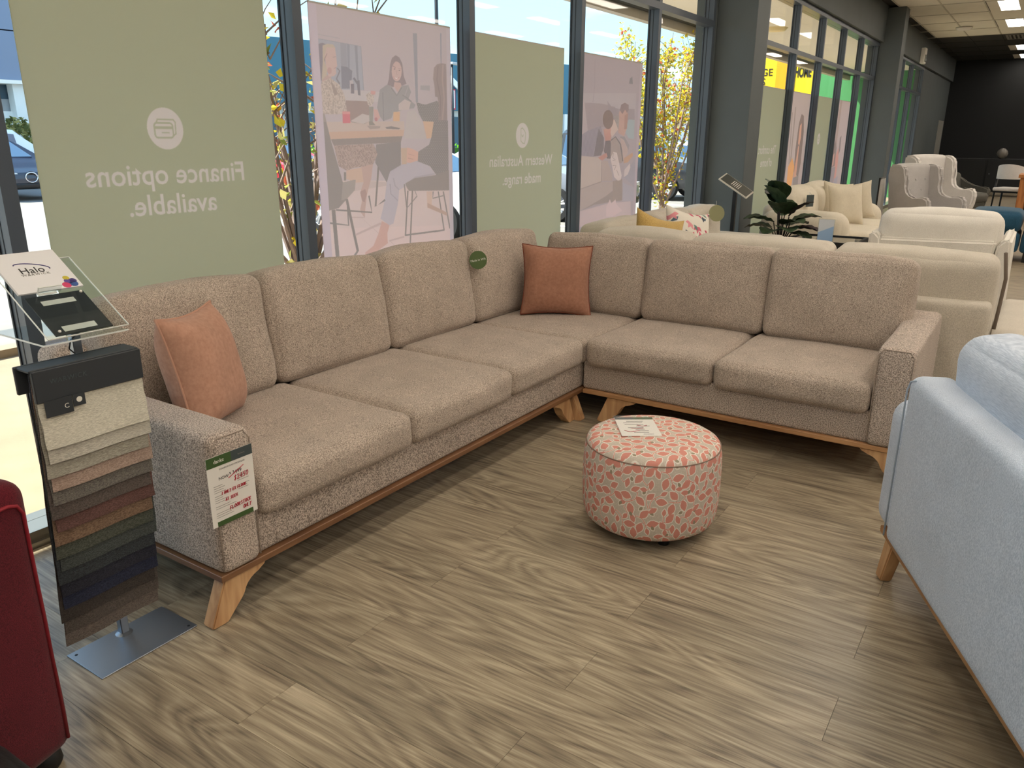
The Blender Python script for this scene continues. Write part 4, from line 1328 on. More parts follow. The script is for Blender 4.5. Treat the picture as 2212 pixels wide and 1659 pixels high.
P4=[((182,178,182),0,[(33,855),(905,876),(903,785),(38,817)]),((160,155,160),0,[(192,980),(201,885),(182,826),(189,826),(208,885),(199,981)]),((166,161,164),0,[(59,821),(332,822),(545,813),(559,734),(346,733),(129,711)]),((184,178,180),0,[(21,816),(59,821),(125,711),(25,704)]),((162,158,162),0,[(410,835),(486,812),(606,807),(887,811),(897,766),(456,761)]),((136,139,143),0,[(776,931),(818,940),(833,910),(765,910)]),((158,156,154),2,[(531,778),(623,779),(623,725),(589,724)]),((166,182,184),0,[(789,767),(897,766),(903,685),(805,690),(731,716)]),((192,156,146),0,[(366,724),(423,726),(500,734),(494,680),(403,673)]),((200,186,178),0,[(494,768),(544,762),(611,725),(507,692),(484,710)]),((140,130,126),0,[(524,764),(518,747),(495,734),(460,726),(421,726),(384,733),(358,746),(347,762),(353,778),(375,791),(409,799),(448,800),(485,793),(512,780)]),((192,160,148),0,[(437,717),(435,712),(428,708),(418,706),(406,706),(395,708),(387,712),(383,717),(385,722),(392,726),(402,728),(414,728),(425,726),(434,722)]),((190,167,157),0,[(613,795),(647,805),(760,805),(769,736),(719,697),(614,711),(620,758)]),((150,139,140),0,[(627,802),(643,824),(708,833),(777,826),(781,805),(752,793),(718,806),(671,787)]),((176,150,140),0,[(713,783),(773,793),(765,728),(713,726)]),((152,150,160),3,[(21,700),(118,717),(324,737),(378,679),(341,622),(217,618),(38,624)]),((132,130,134),0,[(290,726),(376,692),(382,650),(341,622),(226,620),(261,683)]),((128,126,128),0,[(405,679),(488,681),(539,607),(444,609),(384,639)]),((190,152,142),0,[(289,613),(426,632),(452,617),(362,602)]),((158,158,160),0,[(648,697),(727,697),(825,660),(800,632),(736,651)]),((188,174,170),0,[(658,692),(719,683),(797,646),(801,628),(726,600),(675,605)]),((168,161,157),0,[(497,683),(571,697),(652,676),(708,637),(727,593),(679,586),(638,592),(563,631),(500,612)]),((128,130,132),0,[(504,679),(567,694),(654,664),(707,595),(726,596),(673,666),(574,698),(491,683)]),((189,181,176),0,[(28,623),(298,614),(356,595),(362,518),(38,495)]),((160,153,149),0,[(40,494),(364,515),(359,519),(35,497)]),((150,144,142),0,[(353,595),(358,517),(365,517),(360,595)]),((178,170,165),0,[(358,602),(455,599),(482,580),(539,547),(545,516),(366,520)]),((180,172,168),0,[(38,493),(362,515),(555,513),(561,478),(441,453),(41,411)]),((160,154,150),0,[(441,455),(571,477),(730,476),(759,429),(261,427),(42,409)]),((164,156,150),0,[(555,515),(721,521),(749,430),(568,435)]),((166,166,174),0,[(863,575),(941,603),(969,476),(761,525),(749,534),(852,580)]),((174,174,182),0,[(734,506),(958,477),(971,417),(739,425)]),((190,164,140),0,[(734,607),(888,630),(902,616),(809,589),(733,586)]),((204,196,193),0,[(500,609),(543,635),(606,631),(648,592),(708,535),(692,516),(642,515),(576,532),(540,570)]),((164,158,156),0,[(541,599),(592,601),(551,610),(545,608),(583,602),(539,601)]),((164,158,156),0,[(544,578),(597,578),(571,561),(580,560),(606,579),(543,581)]),((164,158,156),0,[(610,560),(654,536),(663,536),(619,560)]),((164,158,156),0,[(539,632),(533,611),(543,611),(549,631)]),((200,192,190),0,[(754,558),(851,585),(860,566),(819,538),(750,527)]),((196,186,186),0,[(42,409),(484,424),(896,420),(930,309),(40,347)]),((208,194,194),0,[(493,426),(519,441),(546,422),(593,432),(617,437),(635,417),(747,384),(590,366),(464,369),(462,411)]),((186,178,184),0,[(955,0),(1000,0),(1000,1000),(955,1000)])]

im2 = to_image('dining_print', draw(P2, 520, 930, (178, 170, 174)))
im4 = to_image('lounge_print', draw(P4, 520, 930, (174, 170, 174)))
banner(*BX[1], 'photo window banner of three seated women talking round a dining table', translucent('banner_dining_print', image=im2, trans=.62))
banner(*BX[3], 'photo window banner of a man and child lounging on a pale sofa', translucent('banner_lounge_print', image=im4, trans=.62))

W2 = [(10.08, 11.2), (11.43, 12.55), (12.82, 13.93), (14.2, 15.32)]
banner(*W2[0], 'olive green banner in the far window printed The comfort of home reversed', green_print('comfort_print', 1.12, [('The comfort', 0, 1.36, .15), ('of home', 0, 1.2, .15)], [], None))
banner(*W2[2], 'olive green banner in the far window with a pale round emblem', green_print('emblem_print', 1.11, [], cards, (-.05, 1.5, .085)))
def simple_print(seed, figs):
    return draw(figs, 260, 460, (182, 170, 166))
F6 = [((186, 176, 172), 0, [(0, 560), (1000, 520), (1000, 1000), (0, 1000)]), ((150, 138, 130), 0, [(300, 900), (340, 905), (380, 500), (330, 500)]), ((148, 138, 130), 0, [(180, 860), (210, 870), (300, 520), (270, 520)]),
      ((126, 112, 106), 0, [(560, 800), (640, 860), (760, 850), (840, 740), (860, 520), (800, 420), (560, 460), (520, 620)]), ((206, 160, 134), 0, [(620, 780), (700, 800), (730, 700), (690, 640), (620, 660)]),
      ((206, 160, 134), 0, [(640, 640), (690, 640), (700, 420), (640, 360), (560, 420)]), ((222, 166, 96), 0, [(260, 500), (420, 560), (560, 500), (520, 380), (400, 300), (280, 360)]),
      ((224, 180, 140), 0, [(360, 320), (470, 300), (480, 160), (420, 120), (380, 200)]), ((140, 134, 132), 0, [(560, 420), (820, 430), (860, 200), (600, 180)]), ((196, 184, 178), 0, [(0, 0), (1000, 0), (1000, 160), (0, 220)])]
F8 = [((184, 172, 172), 0, [(0, 500), (1000, 500), (1000, 1000), (0, 1000)]), ((166, 150, 144), 0, [(300, 1000), (420, 1000), (380, 520), (260, 520)]), ((132, 118, 114), 0, [(180, 620), (300, 680), (420, 620), (440, 470), (200, 460)]),
      ((200, 160, 146), 0, [(240, 560), (330, 580), (340, 480), (260, 470)]), ((206, 150, 138), 0, [(420, 560), (560, 620), (640, 520), (600, 330), (460, 340)]), ((130, 120, 120), 0, [(560, 700), (660, 720), (690, 600), (600, 560)]),
      ((150, 142, 146), 0, [(200, 460), (500, 460), (460, 180), (240, 160)]), ((164, 160, 170), 0, [(500, 360), (760, 380), (740, 160), (520, 180)]), ((190, 178, 174), 0, [(0, 0), (1000, 0), (1000, 170), (0, 150)])]
banner(*W2[1], 'photo banner in the far window with an orange flower and dark haired figure', translucent('banner_flower_print', image=to_image('flower_print', simple_print(1, F6)), trans=.62))
banner(*W2[3], 'photo banner in the far window nearest the green wall, with a small group of figures', translucent('banner_group_print', image=to_image('group_print', simple_print(2, F8)), trans=.62))

# ------------------------------------------------------------------ fabric swatch stand with acrylic holder
mSteel = M('brushed_steel', (150, 156, 164), .38, metal=.9)
mAcr = glass('acrylic_clear', (244, 248, 248), 1.6)
mAcrEdge = M('acrylic_edge', (232, 236, 232), .2, spec=.8)
mBlackCard = M('header_black', (50, 54, 58), .55)
T = thing('swatch_stand', 'metal floor stand hung with a fan of fabric swatches under a black header', 'stand', (1.09, 2.115, 0))
tx0, ty0 = 1.09, 2.115
obj('base_plate', box(.928 - tx0, 1.243 - tx0, 2.03 - ty0, 2.222 - ty0, 0, .004, .001, 1), mSteel, T)
for a, b in ((1.225, 2.05), (.945, 2.2)):
    obj('screw', lathe([(0, .0055), (.004, .005), (.005, .0035)], 10), mFrameDark, T, (a - tx0, b - ty0, 0))
obj('post', box(-.0125, .0125, 2.175 - ty0, 2.2 - ty0, .004, 1.06, .002, 1), mSteel, T)
obj('weld', lathe([(0, .012), (.016, .01), (.026, .004), (.028, .0035)], 14), mSteel, T, (0, 2.1875 - ty0, 0), smooth=True)
HX0, HX1, HY = .902, 1.189, 2.052
hd = obj('header', box(HX0 - tx0 - .003, HX1 - tx0 + .003, HY - ty0 - .008, HY - ty0 + .004, .846, .931, .002, 1), mBlackCard, T)
obj('header_back', box(HX0 - tx0 - .012, HX1 - tx0 - .006, HY - ty0 + .062, HY - ty0 + .072, .86, .935, .002, 1), mBlackCard, T)
obj('header_top', box(HX0 - tx0 - .006, HX1 - tx0 + .002, HY - ty0 + .0, HY - ty0 + .07, .926, .934, .002, 1), mBlackCard, T)
link('lettering', text_mesh('WARWICK', .018, .0003, spacing=1.15), mSlateInk, hd, (HX0 - tx0 + .085, HY - ty0 - .0083, .897), (PI / 2, 0, 0))
obj('hanging_bracket', box(-.01, .01, HY - ty0 + .07, 2.18 - ty0, .9, .915), mSteel, T)
SW = [((188, 184, 168), (222, 218, 202)), ((168, 164, 152), (204, 200, 186)), ((136, 132, 120), (172, 168, 154)), ((146, 126, 114), (180, 158, 144)), ((88, 84, 80), (122, 118, 110)), ((72, 66, 62), (104, 94, 88)), ((84, 60, 56), (114, 84, 78)),
      ((100, 80, 64), (136, 112, 92)), ((60, 64, 56), (88, 92, 82)), ((52, 58, 56), (80, 86, 84)), ((40, 44, 48), (62, 68, 72)), ((30, 32, 42), (48, 50, 62)), ((28, 32, 50), (46, 52, 74)), ((46, 42, 40), (70, 64, 60)), ((66, 60, 56), (98, 90, 84)), ((82, 74, 70), (118, 108, 100))]
for i, (c1, c2) in enumerate(SW):
    zb = .722 - .0408 * i
    y = HY
    m = fabric('swatch_cloth', c1, c2, 300, .5, .05, (.35, .35, 2.2) if i < 3 else (.6, .6, 1.6))
    bm = bmesh.new()
    nx, nz = 10, 12
    wd = (HX1 - HX0)
    x_off = -.0012 * i + .006 * math.sin(i * 2.3)
    for s in (0, 1):
        pass
    def P(u, v, s):
        z = .92 + (zb - .92) * v
        bulge = .004 * math.sin(u * PI * 2) * v + .012 * v * v * (1 - i / 20)
        jag = (.0022 * (1 if int(u * 40) % 2 else -1)) if v > .99 else 0
        return (HX0 - tx0 + x_off * v + u * wd + (.0016 * math.sin(v * 60 + i) if u in (0, 1) else 0), y - ty0 + i * (.0014 + .0024 * v) - bulge + s * .0012, z + jag)
    vg = {}
    for s in (0, 1):
        for a in range(nx + 1):
            for b in range(nz + 1):
                vg[s, a, b] = bm.verts.new(P(a / nx, b / nz, s))
    for s in (0, 1):
        for a in range(nx):
            for b in range(nz):
                bm.faces.new((vg[s, a, b], vg[s, a + 1, b], vg[s, a + 1, b + 1], vg[s, a, b + 1]))
    for a in range(nx):
        for b in (0, nz):
            bm.faces.new((vg[0, a, b], vg[0, a + 1, b], vg[1, a + 1, b], vg[1, a, b]))
    for b in range(nz):
        for a in (0, nx):
            bm.faces.new((vg[0, a, b], vg[0, a, b + 1], vg[1, a, b + 1], vg[1, a, b]))
    obj('swatch', bm, m, T, smooth=True, angle=.8)
lt = obj('code_tag', box(HX0 - tx0 + .012, HX0 - tx0 + .082, HY - ty0 - .0135, HY - ty0 - .0115, .806, .85), mBlackCard, T)
link('lettering', text_mesh('C', .018, .0003), mPaleInk, lt, (HX0 - tx0 + .066, HY - ty0 - .0138, .826), (PI / 2, 0, 0))
lt2 = obj('code_tag', box(HX0 - tx0 + .084, HX0 - tx0 + .116, HY - ty0 - .0135, HY - ty0 - .0115, .818, .85), mBlackCard, T)
obj('round_mark', lathe([(0, 0), (.0075, 0), (.0075, .0005), (0, .0005)], 20), mPaleInk, lt2, (HX0 - tx0 + .1, HY - ty0 - .0136, .835), (PI / 2, 0, 0))
# acrylic holder: sloping A4 plate, ledge, lower plate
AX0, AX1 = .958 - tx0, 1.176 - tx0
sl0, sl1 = Vector((0, 2.055 - ty0, 1.0)), Vector((0, 2.315 - ty0, 1.165))
sd = (sl1 - sl0).normalized()
sang = math.atan2(sd.z, sd.y)
def on_slope(name, x0, x1, a, b, h0, h1, m, bev=0.0):
    return obj(name, box(x0, x1, a, b, h0, h1, bev, 1), m, T, sl0, (sang, 0, 0))
SL = (sl1 - sl0).length
hp = on_slope('acrylic_plate', AX0, AX1, 0, SL, 0, .003, mAcr)
for (x0, x1, a, b) in ((AX1 - .0014, AX1 + .0006, 0, SL), (AX0 - .0006, AX0 + .0014, 0, SL), (AX0, AX1, -.0006, .0014), (AX0, AX1, SL - .0014, SL + .0006)):
    on_slope('acrylic_edge', x0, x1, a, b, -.0002, .0032, mAcrEdge)
on_slope('backing_board', AX0 + .026, AX1 - .038, .012, .168, -.004, -.001, mBlackCard)
on_slope('label_strip', AX0 + .055, AX1 - .075, .128, .146, -.001, -.0002, mPaper)
on_slope('label_strip', AX0 + .055, AX1 - .075, .022, .042, -.001, -.0002, mPaper)
for a, b in ((AX0 + .04, .022), (AX1 - .048, .158)):
    obj('screw', lathe([(0, .0065), (.0035, .006), (.0042, .003)], 10), mWhite, T, sl0 + Vector((a, sd.y * b, sd.z * b)), (sang, 0, 0))
on_slope('ledge', AX0 + .06, AX0 + .122, .17, .172, .003, .026, mAcr)
for q in ((AX0 + .06, AX0 + .122, .1692, .1728, .025, .0268), (AX0 + .0592, AX0 + .061, .1692, .1728, .003, .026), (AX0 + .06, AX0 + .11, .164, .1735, .0032, .0052)):
    on_slope('ledge_edge', *q, mAcrEdge)
obj('acrylic_base', box(AX0 - .01, AX1, 2.06 - ty0, 2.33 - ty0, .985, .988), mAcr, T)
obj('acrylic_base_edge', box(AX0 - .0115, AX0 - .0095, 2.06 - ty0, 2.33 - ty0, .9845, .9885), mAcrEdge, T)
obj('acrylic_base_edge', box(AX0 - .01, AX1, 2.0585 - ty0, 2.0605 - ty0, .9845, .9885), mAcrEdge, T)
obj('tilt_bracket', box(-.013, .013, 2.17 - ty0, 2.205 - ty0, 1.03, 1.072), mSteel, T)
obj('cable_tie', tube([(.02, .045, .98), (0, .04, .985), (-.025, .045, .965), (-.03, .05, .94), (-.012, .055, .92), (.0, .056, .905)], .0022, 6), mFrameDark, T, smooth=True)
br = thing('brochure', 'white folded brochure lettered Halo resting on the clear acrylic holder', 'brochure', (tx0, ty0, 0))
def on_br(name, x0, x1, a, b, h0, h1, m):
    return obj(name, box(x0, x1, a, b, h0, h1), m, br, sl0, (sang, 0, 0))
mBrW = M('brochure_white', (228, 228, 230), .35)
for k in range(3):
    on_br('page', AX0 + .012 + .001 * k, AX1 - .034 + .001 * k, .1745, .345 - .002 * k, .0045 + .0016 * k, .0055 + .0016 * k, mBrW)
def br_text(s, x, b, size, m, spacing=1.0):
    me = text_mesh(s, size, .0003, spacing=spacing)
    p = sl0 + sd * b + Vector((x, 0, 0)) + Vector((0, -sd.z, sd.y)) * .0092
    return link('lettering', me, m, br, p, (sang, 0, 0))
br_text('Halo', AX0 + .092, .262, .034, mDarkInk)
br_text('WARWICK', AX0 + .094, .245, .0125, mGreyInk, 1.3)
bm = bmesh.new()
addtube(bm, [(.0 + .042 * math.cos(t) , .0 + .014 * math.sin(t) - .012 * math.cos(t), 0) for t in [math.radians(-15 + 12 * k) for k in range(17)]], .0016, 5)
obj('logo_swoosh', bm, M('ink_indigo', (70, 66, 120), .5), br, sl0 + sd * .276 + Vector((AX0 + .098, 0, 0)) + Vector((0, -sd.z, sd.y)) * .0093, (sang, 0, 0))
for (x, b, r, c) in ((.146, .186, .012, (206, 70, 110)), (.158, .2, .012, (96, 80, 150)), (.166, .188, .012, (60, 90, 150)), (.158, .214, .009, (200, 186, 70)), (.17, .2, .01, (70, 60, 120))):
    obj('colour_splash', lathe([(0, 0), (r, 0), (r * .9, .0003), (0, .0003)], 12), M('ink_splash', c, .5), br, sl0 + sd * b + Vector((AX0 + x, 0, 0)) + Vector((0, -sd.z, sd.y)) * .0092, (sang, 0, 0))

# ------------------------------------------------------------------ red armchair and black footstool at the left edge
mRedV = fabric('red_velvet', (66, 10, 22), (100, 24, 36), 500, .2, .1)
mRedPipe = M('red_piping', (140, 30, 44), .6)
ra = math.radians(14)
RC = thing('red_armchair', 'deep red upholstered armchair with black feet at the left edge', 'armchair', (.735, 1.78, 0), ra)
softw('armrest', -.235, 0, 0, .85, .055, .775, mRedV, RC, r=.045, puff=(.004, .008, .02), n=12, wob=.003)
softw('armrest', -.98, -.75, 0, .85, .055, .775, mRedV, RC, r=.045, puff=(.004, .008, .02), n=12, wob=.003, seed=3)
softw('seat_cushion', -.745, -.238, -.005, .7, .27, .5, mRedV, RC, r=.06, puff=(0, .02, .02), n=10, wob=.004)
softw('base', -.745, -.238, .03, .8, .06, .28, mRedV, RC, r=.02)
softw('backrest', -.78, -.2, .62, .88, .3, 1.02, mRedV, RC, r=.08, puff=(0, .03, .02), n=10)
bmp = [(-.205, -.002, .09), (-.205, -.004, .70), (-.19, -.004, .722), (-.17, -.003, .73), (-.06, -.003, .73), (-.04, -.003, .722), (-.028, -.002, .70), (-.028, -.001, .09)]
obj('piping', tube(bmp, .0045, 6), mRedPipe, RC, smooth=True)
for x, y in ((-.05, .07), (-.05, .8), (-.93, .07), (-.93, .8)):
    obj('foot', lathe([(0, 0), (.036, 0), (.042, .012), (.04, .03), (.028, .058), (0, .058)], 18), mBlackPl, RC, (x, y, 0), smooth=True)
mBlackLe = M('black_leather', (26, 27, 29), .42, bump=.2, bs=120)
FS = thing('footstool', 'black leather footstool cut off by the lower left corner', 'footstool', (.27, 1.32, 0))
softw('seat_pad', -.24, .212, -.32, .25, .16, .44, mBlackLe, FS, r=.09, puff=(.01, .01, .02), n=10, wob=.003)
softw('base', -.2, .2, -.28, .2, .05, .17, mBlackLe, FS, r=.02)
for x in (-.16, .16):
    for y in (-.24, .16):
        obj('foot', lathe([(0, 0), (.02, 0), (.026, .05), (0, .05)], 12), mBlackPl, FS, (x, y, 0))

# ------------------------------------------------------------------ light blue sofa seen from behind
mBlue = fabric('blue_weave', (176, 190, 208), (212, 222, 236), 420, .35, .05, (1, 1, .45))
mBlueRib = fabric('blue_rib', (180, 193, 210), (208, 218, 232), 330, .2, .05, (.1, .1, 2.2))
mBluePipe = M('blue_seam', (176, 190, 206), .8)
BS = thing('blue_sofa', 'light blue upholstered sofa turned with its back to the camera on the right', 'sofa', (2.839, .313, 0), math.radians(205.2))
softw('back_frame', .108, 2.05, .0, .14, .178, .775, mBlue, BS, r=.035, n=14, wob=.002)
softw('armrest', -.062, .118, .012, .86, .178, .652, mBlueRib, BS, r=.065, n=12, wob=.002)
softw('armrest', 2.03, 2.21, .012, .86, .178, .652, mBlueRib, BS, r=.065, n=12, wob=.002, seed=4)
softw('base', .1, 2.06, .1, .84, .178, .32, mBlue, BS, r=.02)
for k in range(2):
    softw('seat_cushion', .13 + .955 * k, 1.075 + .955 * k, .2, .87, .32, .47, mBlue, BS, r=.05, puff=(.01, .01, .015), wob=.004, seed=k)
    softw('back_cushion', .135 + .95 * k, 1.075 + .95 * k, .155, .37, .46, .935, mBlueRib, BS, r=.07, puff=(.015, .03, .02), wob=.006, seed=k + 4, n=12, rot=(math.radians(7), 0, 0))
obj('seam', tube([(.112, .001, .19), (.112, .001, .72), (.125, .004, .752), (.16, .006, .766)], .003, 6), mBluePipe, BS, smooth=True)
obj('plinth_rail', box(.012, 2.15, .022, .84, .156, .18, .002, 1), mOakRail, BS)
def sq_leg(x, y, dx, dy):
    bm = bmesh.new()
    a = [bm.verts.new((x + i * .035, y + j * .024, .157)) for i, j in ((-1, -1), (1, -1), (1, 1), (-1, 1))]
    b = [bm.verts.new((x + dx + i * .026, y + dy + j * .02, 0)) for i, j in ((-1, -1), (1, -1), (1, 1), (-1, 1))]
    bm.faces.new(a); bm.faces.new(b[::-1])
    for i in range(4):
        bm.faces.new((a[i], a[(i + 1) % 4], b[(i + 1) % 4], b[i]))
    bmesh.ops.bevel(bm, geom=bm.edges[:], offset=.005, segments=2, affect='EDGES')
    return bm
for x, y, dx, dy in ((.10, .05, -.03, -.012), (2.05, .05, .03, -.012), (.1, .78, -.03, .02), (2.05, .78, .03, .02)):
    obj('leg', sq_leg(x, y, dx, dy), mOak, BS)
# ------------------------------------------------------------------ linen corner sofa behind the taupe one
mLinen = fabric('linen', (178, 170, 156), (210, 202, 188), 420, .25, .05, (1, 1, .5))
mLinenPipe = M('linen_seam', (168, 156, 138), .8)
LS = thing('linen_sofa', 'oatmeal linen corner sofa standing back to back with the taupe sofa', 'sofa', (5.6, 1.6, 0))
lx, ly = 5.6, 1.6
def lp(name, x0, x1, y0, y1, z0, z1, m=None, **k):
    return softw(name, x0 - lx, x1 - lx, y0 - ly, y1 - ly, z0, z1, m or mLinen, LS, **k)
lp('back_frame', 4.78, 4.93, .13, 2.95, .08, .668, r=.035, n=12)
lp('back_frame', 4.93, 7.62, 2.80, 2.95, .08, .66, r=.035, n=12)
lp('base', 4.86, 5.75, -.75, 2.85, .08, .3, r=.03)
lp('base', 5.7, 7.6, 2.05, 2.85, .08, .3, r=.03)
lp('seat_cushion', 5.0, 5.85, .95, 1.95, .29, .46, r=.05, puff=(.01, .01, .02), n=9, wob=.005)
lp('seat_cushion', 5.12, 6.4, -.76, .12, .1, .45, r=.05, puff=(.01, .01, .02), n=9, wob=.004, seed=3)
lp('seat_cushion', 5.0, 5.85, .14, .94, .29, .46, r=.05, puff=(.01, .01, .02), n=9, wob=.005, seed=2)
lp('seat_cushion', 5.0, 6.4, 1.96, 2.72, .29, .46, r=.05, puff=(.01, .01, .02), n=9, wob=.005, seed=8)
lp('seat_cushion', 6.41, 7.58, 1.96, 2.72, .29, .46, r=.05, puff=(.01, .01, .02), n=9, wob=.005, seed=9)
la = math.radians(6)
for i, (a, b) in enumerate(((.135, .985), (.995, 1.875), (1.885, 2.56))):
    lp('back_cushion', 4.90, 5.17, a, b, .45, .90, r=.06, puff=(.03, .012, .02), n=12, wob=.010, seed=i + 31, rot=(0, -la, 0))
for i, (a, b, h) in enumerate(((5.2, 6.0, .90), (6.01, 6.83, .905), (6.84, 7.62, .885))):
    lp('back_cushion', a, b, 2.56, 2.82, .45, h, r=.06, puff=(.012, .03, .02), n=12, wob=.010, seed=i + 41, rot=(-la, 0, 0))
lp('armrest', 7.6, 7.8, 2.0, 2.94, .08, .62, r=.05, n=8)
obj('side_strap', tube([(5.15 - lx, .122 - ly, .90), (5.2 - lx, .1 - ly, .75), (5.18 - lx, .105 - ly, .58), (5.14 - lx, .11 - ly, .47)], .011, 6), M('strap_taupe', (112, 100, 90), .9), LS, smooth=True)
for x, y in ((4.9, .2), (4.9, 2.8), (7.6, 2.1), (7.6, 2.8), (6.2, -.65), (5.3, -.65)):
    obj('foot', box(x - lx - .03, x - lx + .03, y - ly - .03, y - ly + .03, 0, .085), mBlackPl, LS)
mMust = fabric('mustard_linen', (170, 140, 82), (206, 176, 112), 300, .3, .1)
cushion('throw_cushion', 'mustard yellow cushion behind the taupe sofa, on the linen sofa', .5, .16, mMust, None, stand(5.42, 2.33, .475, math.radians(-20), 8, 14), seed=8, pinch=.14)
def floral():
    n = 300
    a = canvas(n, n, (226, 220, 208))
    r = random.Random(2)
    for k in range(64):
        x, y = r.uniform(0, n), r.uniform(0, n)
        s = r.uniform(16, 36)
        c = r.choice([(206, 96, 118), (222, 140, 150), (70, 92, 110), (96, 130, 120), (60, 70, 80), (190, 70, 96)])
        an = r.uniform(0, 6.28)
        for q in range(3 if c[0] > 180 else 1):
            t = an + q * 1.0
            pts = [(x + s * (u * math.cos(t) - v * math.sin(t)), y + s * (u * math.sin(t) + v * math.cos(t))) for u, v in ((0, 0), (.5, .32), (1, .1), (1.1, -.05), (.55, -.3))]
            fillp(a, pts, c, .9)
    return to_image('floral_print', a)
mFlor, nt, b = base('floral_cloth')
b.inputs['Roughness'].default_value = .9
ti = nt.nodes.new('ShaderNodeTexImage'); ti.image = floral(); ti.extension = 'REPEAT'
tc = nt.nodes.new('ShaderNodeTexCoord'); sp_ = nt.nodes.new('ShaderNodeSeparateXYZ'); cb_ = nt.nodes.new('ShaderNodeCombineXYZ')
nt.links.new(tc.outputs['Generated'], sp_.inputs[0]); nt.links.new(sp_.outputs['X'], cb_.inputs['X']); nt.links.new(sp_.outputs['Z'], cb_.inputs['Y'])
nt.links.new(cb_.outputs[0], ti.inputs[0]); nt.links.new(ti.outputs[0], b.inputs['Base Color'])
cushion('throw_cushion', 'white cushion with pink and blue flowers beside the mustard cushion', .5, .16, mFlor, None, stand(6.05, 2.3, .475, math.radians(-20), 16, 12), seed=9, pinch=.12)
round_tag('round olive swing tag on the end cushion of the linen sofa by the window', (7.2, 2.50, .84), (math.radians(80), 0, math.radians(-50)), .075, mTagOlive)

# ------------------------------------------------------------------ white loveseat seen from behind
mCream = fabric('cream_chenille', (212, 207, 197), (236, 232, 224), 380, .2, .04)
WL = thing('cream_armchair', 'wide cream armchair seen from behind, past the linen sofa', 'armchair', (7.5, .65, 0))
wx, wy = 7.5, .65
def wp(name, x0, x1, y0, y1, z0, z1, **k):
    return softw(name, x0 - wx, x1 - wx, y0 - wy, y1 - wy, z0, z1, mCream, WL, **k)
bm = prism([(.28 - wy, .1), (1.02 - wy, .1), (1.07 - wy, .74), (.24 - wy, .76)], 7.02 - wx, 7.16 - wx, 'YZ')
bmesh.ops.bevel(bm, geom=bm.edges[:], offset=.02, segments=3, affect='EDGES')
obj('back_frame', bm, mCream, WL, smooth=True, angle=.7)
for s, ya, yb, yc, yd in ((0, .12, .3, .23, .14), (1, 1.15, .98, 1.05, 1.14)):
    bm = prism([(ya - wy, .08), (yb - wy, .08), (yc - wy, .74), (yc - wy + (-.05 if s == 0 else .05), .79), (yd - wy, .78)], 7.0 - wx, 7.95 - wx, 'YZ')
    bmesh.ops.bevel(bm, geom=bm.edges[:], offset=.02, segments=3, affect='EDGES')
    obj('armrest', bm, mCream, WL, smooth=True, angle=.7)
wp('seat_cushion', 7.18, 7.98, .27, 1.02, .28, .47, r=.06, puff=(.01, .01, .02), n=8)
wp('base', 7.1, 7.92, .27, 1.02, .08, .3, r=.03)
wp('back_cushion', 7.08, 7.36,   .215, 1.085, .5, .955, r=.09, puff=(.03, .012, .03), n=12, wob=.008, seed=51)
for x, y in ((7.1, .25), (7.1, 1.05), (7.85, .25), (7.85, 1.05)):
    obj('foot', box(x - wx - .03, x - wx + .03, y - wy - .03, y - wy + .03, 0, .085), mBlackPl, WL)

# ------------------------------------------------------------------ rounded cream sofa under the far window
mSand = fabric('sand_boucle', (206, 196, 176), (232, 224, 206), 340, .2, .04)
CS = thing('cream_sofa', 'rounded cream sofa with loose cushions under the far window', 'sofa', (11.1, 2.3, 0))
ox, oy = 11.1, 2.3
def cp(name, x0, x1, y0, y1, z0, z1, **k):
    return softw(name, x0 - ox, x1 - ox, y0 - oy, y1 - oy, z0, z1, mSand, CS, **k)
cp('armrest', 9.78, 10.12, 1.86, 2.86, .06, .665, r=.14, n=10, puff=(.02, .02, .02))
cp('armrest', 11.95, 12.25, 1.86, 2.86, .06, .64, r=.14, n=10, puff=(.02, .02, .02))
cp('backrest', 9.9, 12.15, 2.62, 2.88, .06, .74, r=.1, n=10)
cp('base', 9.95, 12.1, 1.75, 2.7, .05, .28, r=.08)
cp('seat_cushion', 10.08, 11.02, 1.62, 2.62, .25, .45, r=.08, puff=(.01, .05, .02), n=9)
cp('seat_cushion', 11.03, 11.97, 1.62, 2.62, .25, .45, r=.08, puff=(.01, .05, .02), n=9, seed=3)
cp('back_cushion', 10.0, 11.0, 2.42, 2.76, .44, .92, r=.15, puff=(.02, .05, .03), n=10, rot=(math.radians(-6), 0, 0))
cp('back_cushion', 11.01, 12.0, 2.42, 2.76, .44, .93, r=.15, puff=(.02, .05, .03), n=10, seed=5, rot=(math.radians(-6), 0, 0))
mSandC = fabric('sand_linen', (200, 190, 168), (224, 214, 194), 340, .2, .04)
cushion('throw_cushion', 'pale sand cushion at the front of the pair on the rounded cream sofa', .5, .18, mSandC, None, stand(10.85, 2.05, .455, math.radians(-40), 14, 0), seed=21)
cushion('throw_cushion', 'pale sand cushion leaning behind the front one on the rounded cream sofa', .5, .17, mSandC, None, stand(11.35, 2.27, .455, math.radians(-34), 12, 6), seed=22)
cushion('throw_cushion', 'sand cushion against the far arm of the rounded cream sofa', .48, .17, mSandC, None, stand(11.72, 2.1, .455, math.radians(-66), 10, -10), seed=23)
ct = thing('price_card', 'small dark price label hanging on the rounded cream sofa back', 'price card', (10.15, 2.37, .78), math.radians(-30))
obj('card', box(-.06, .06, -.003, 0, -.07, .07), mSlateInk, ct)
obj('tag_cord', tube([(-.02, 0, .07), (0, .02, .1), (.02, 0, .07)], .003, 5), mPaleInk, ct)

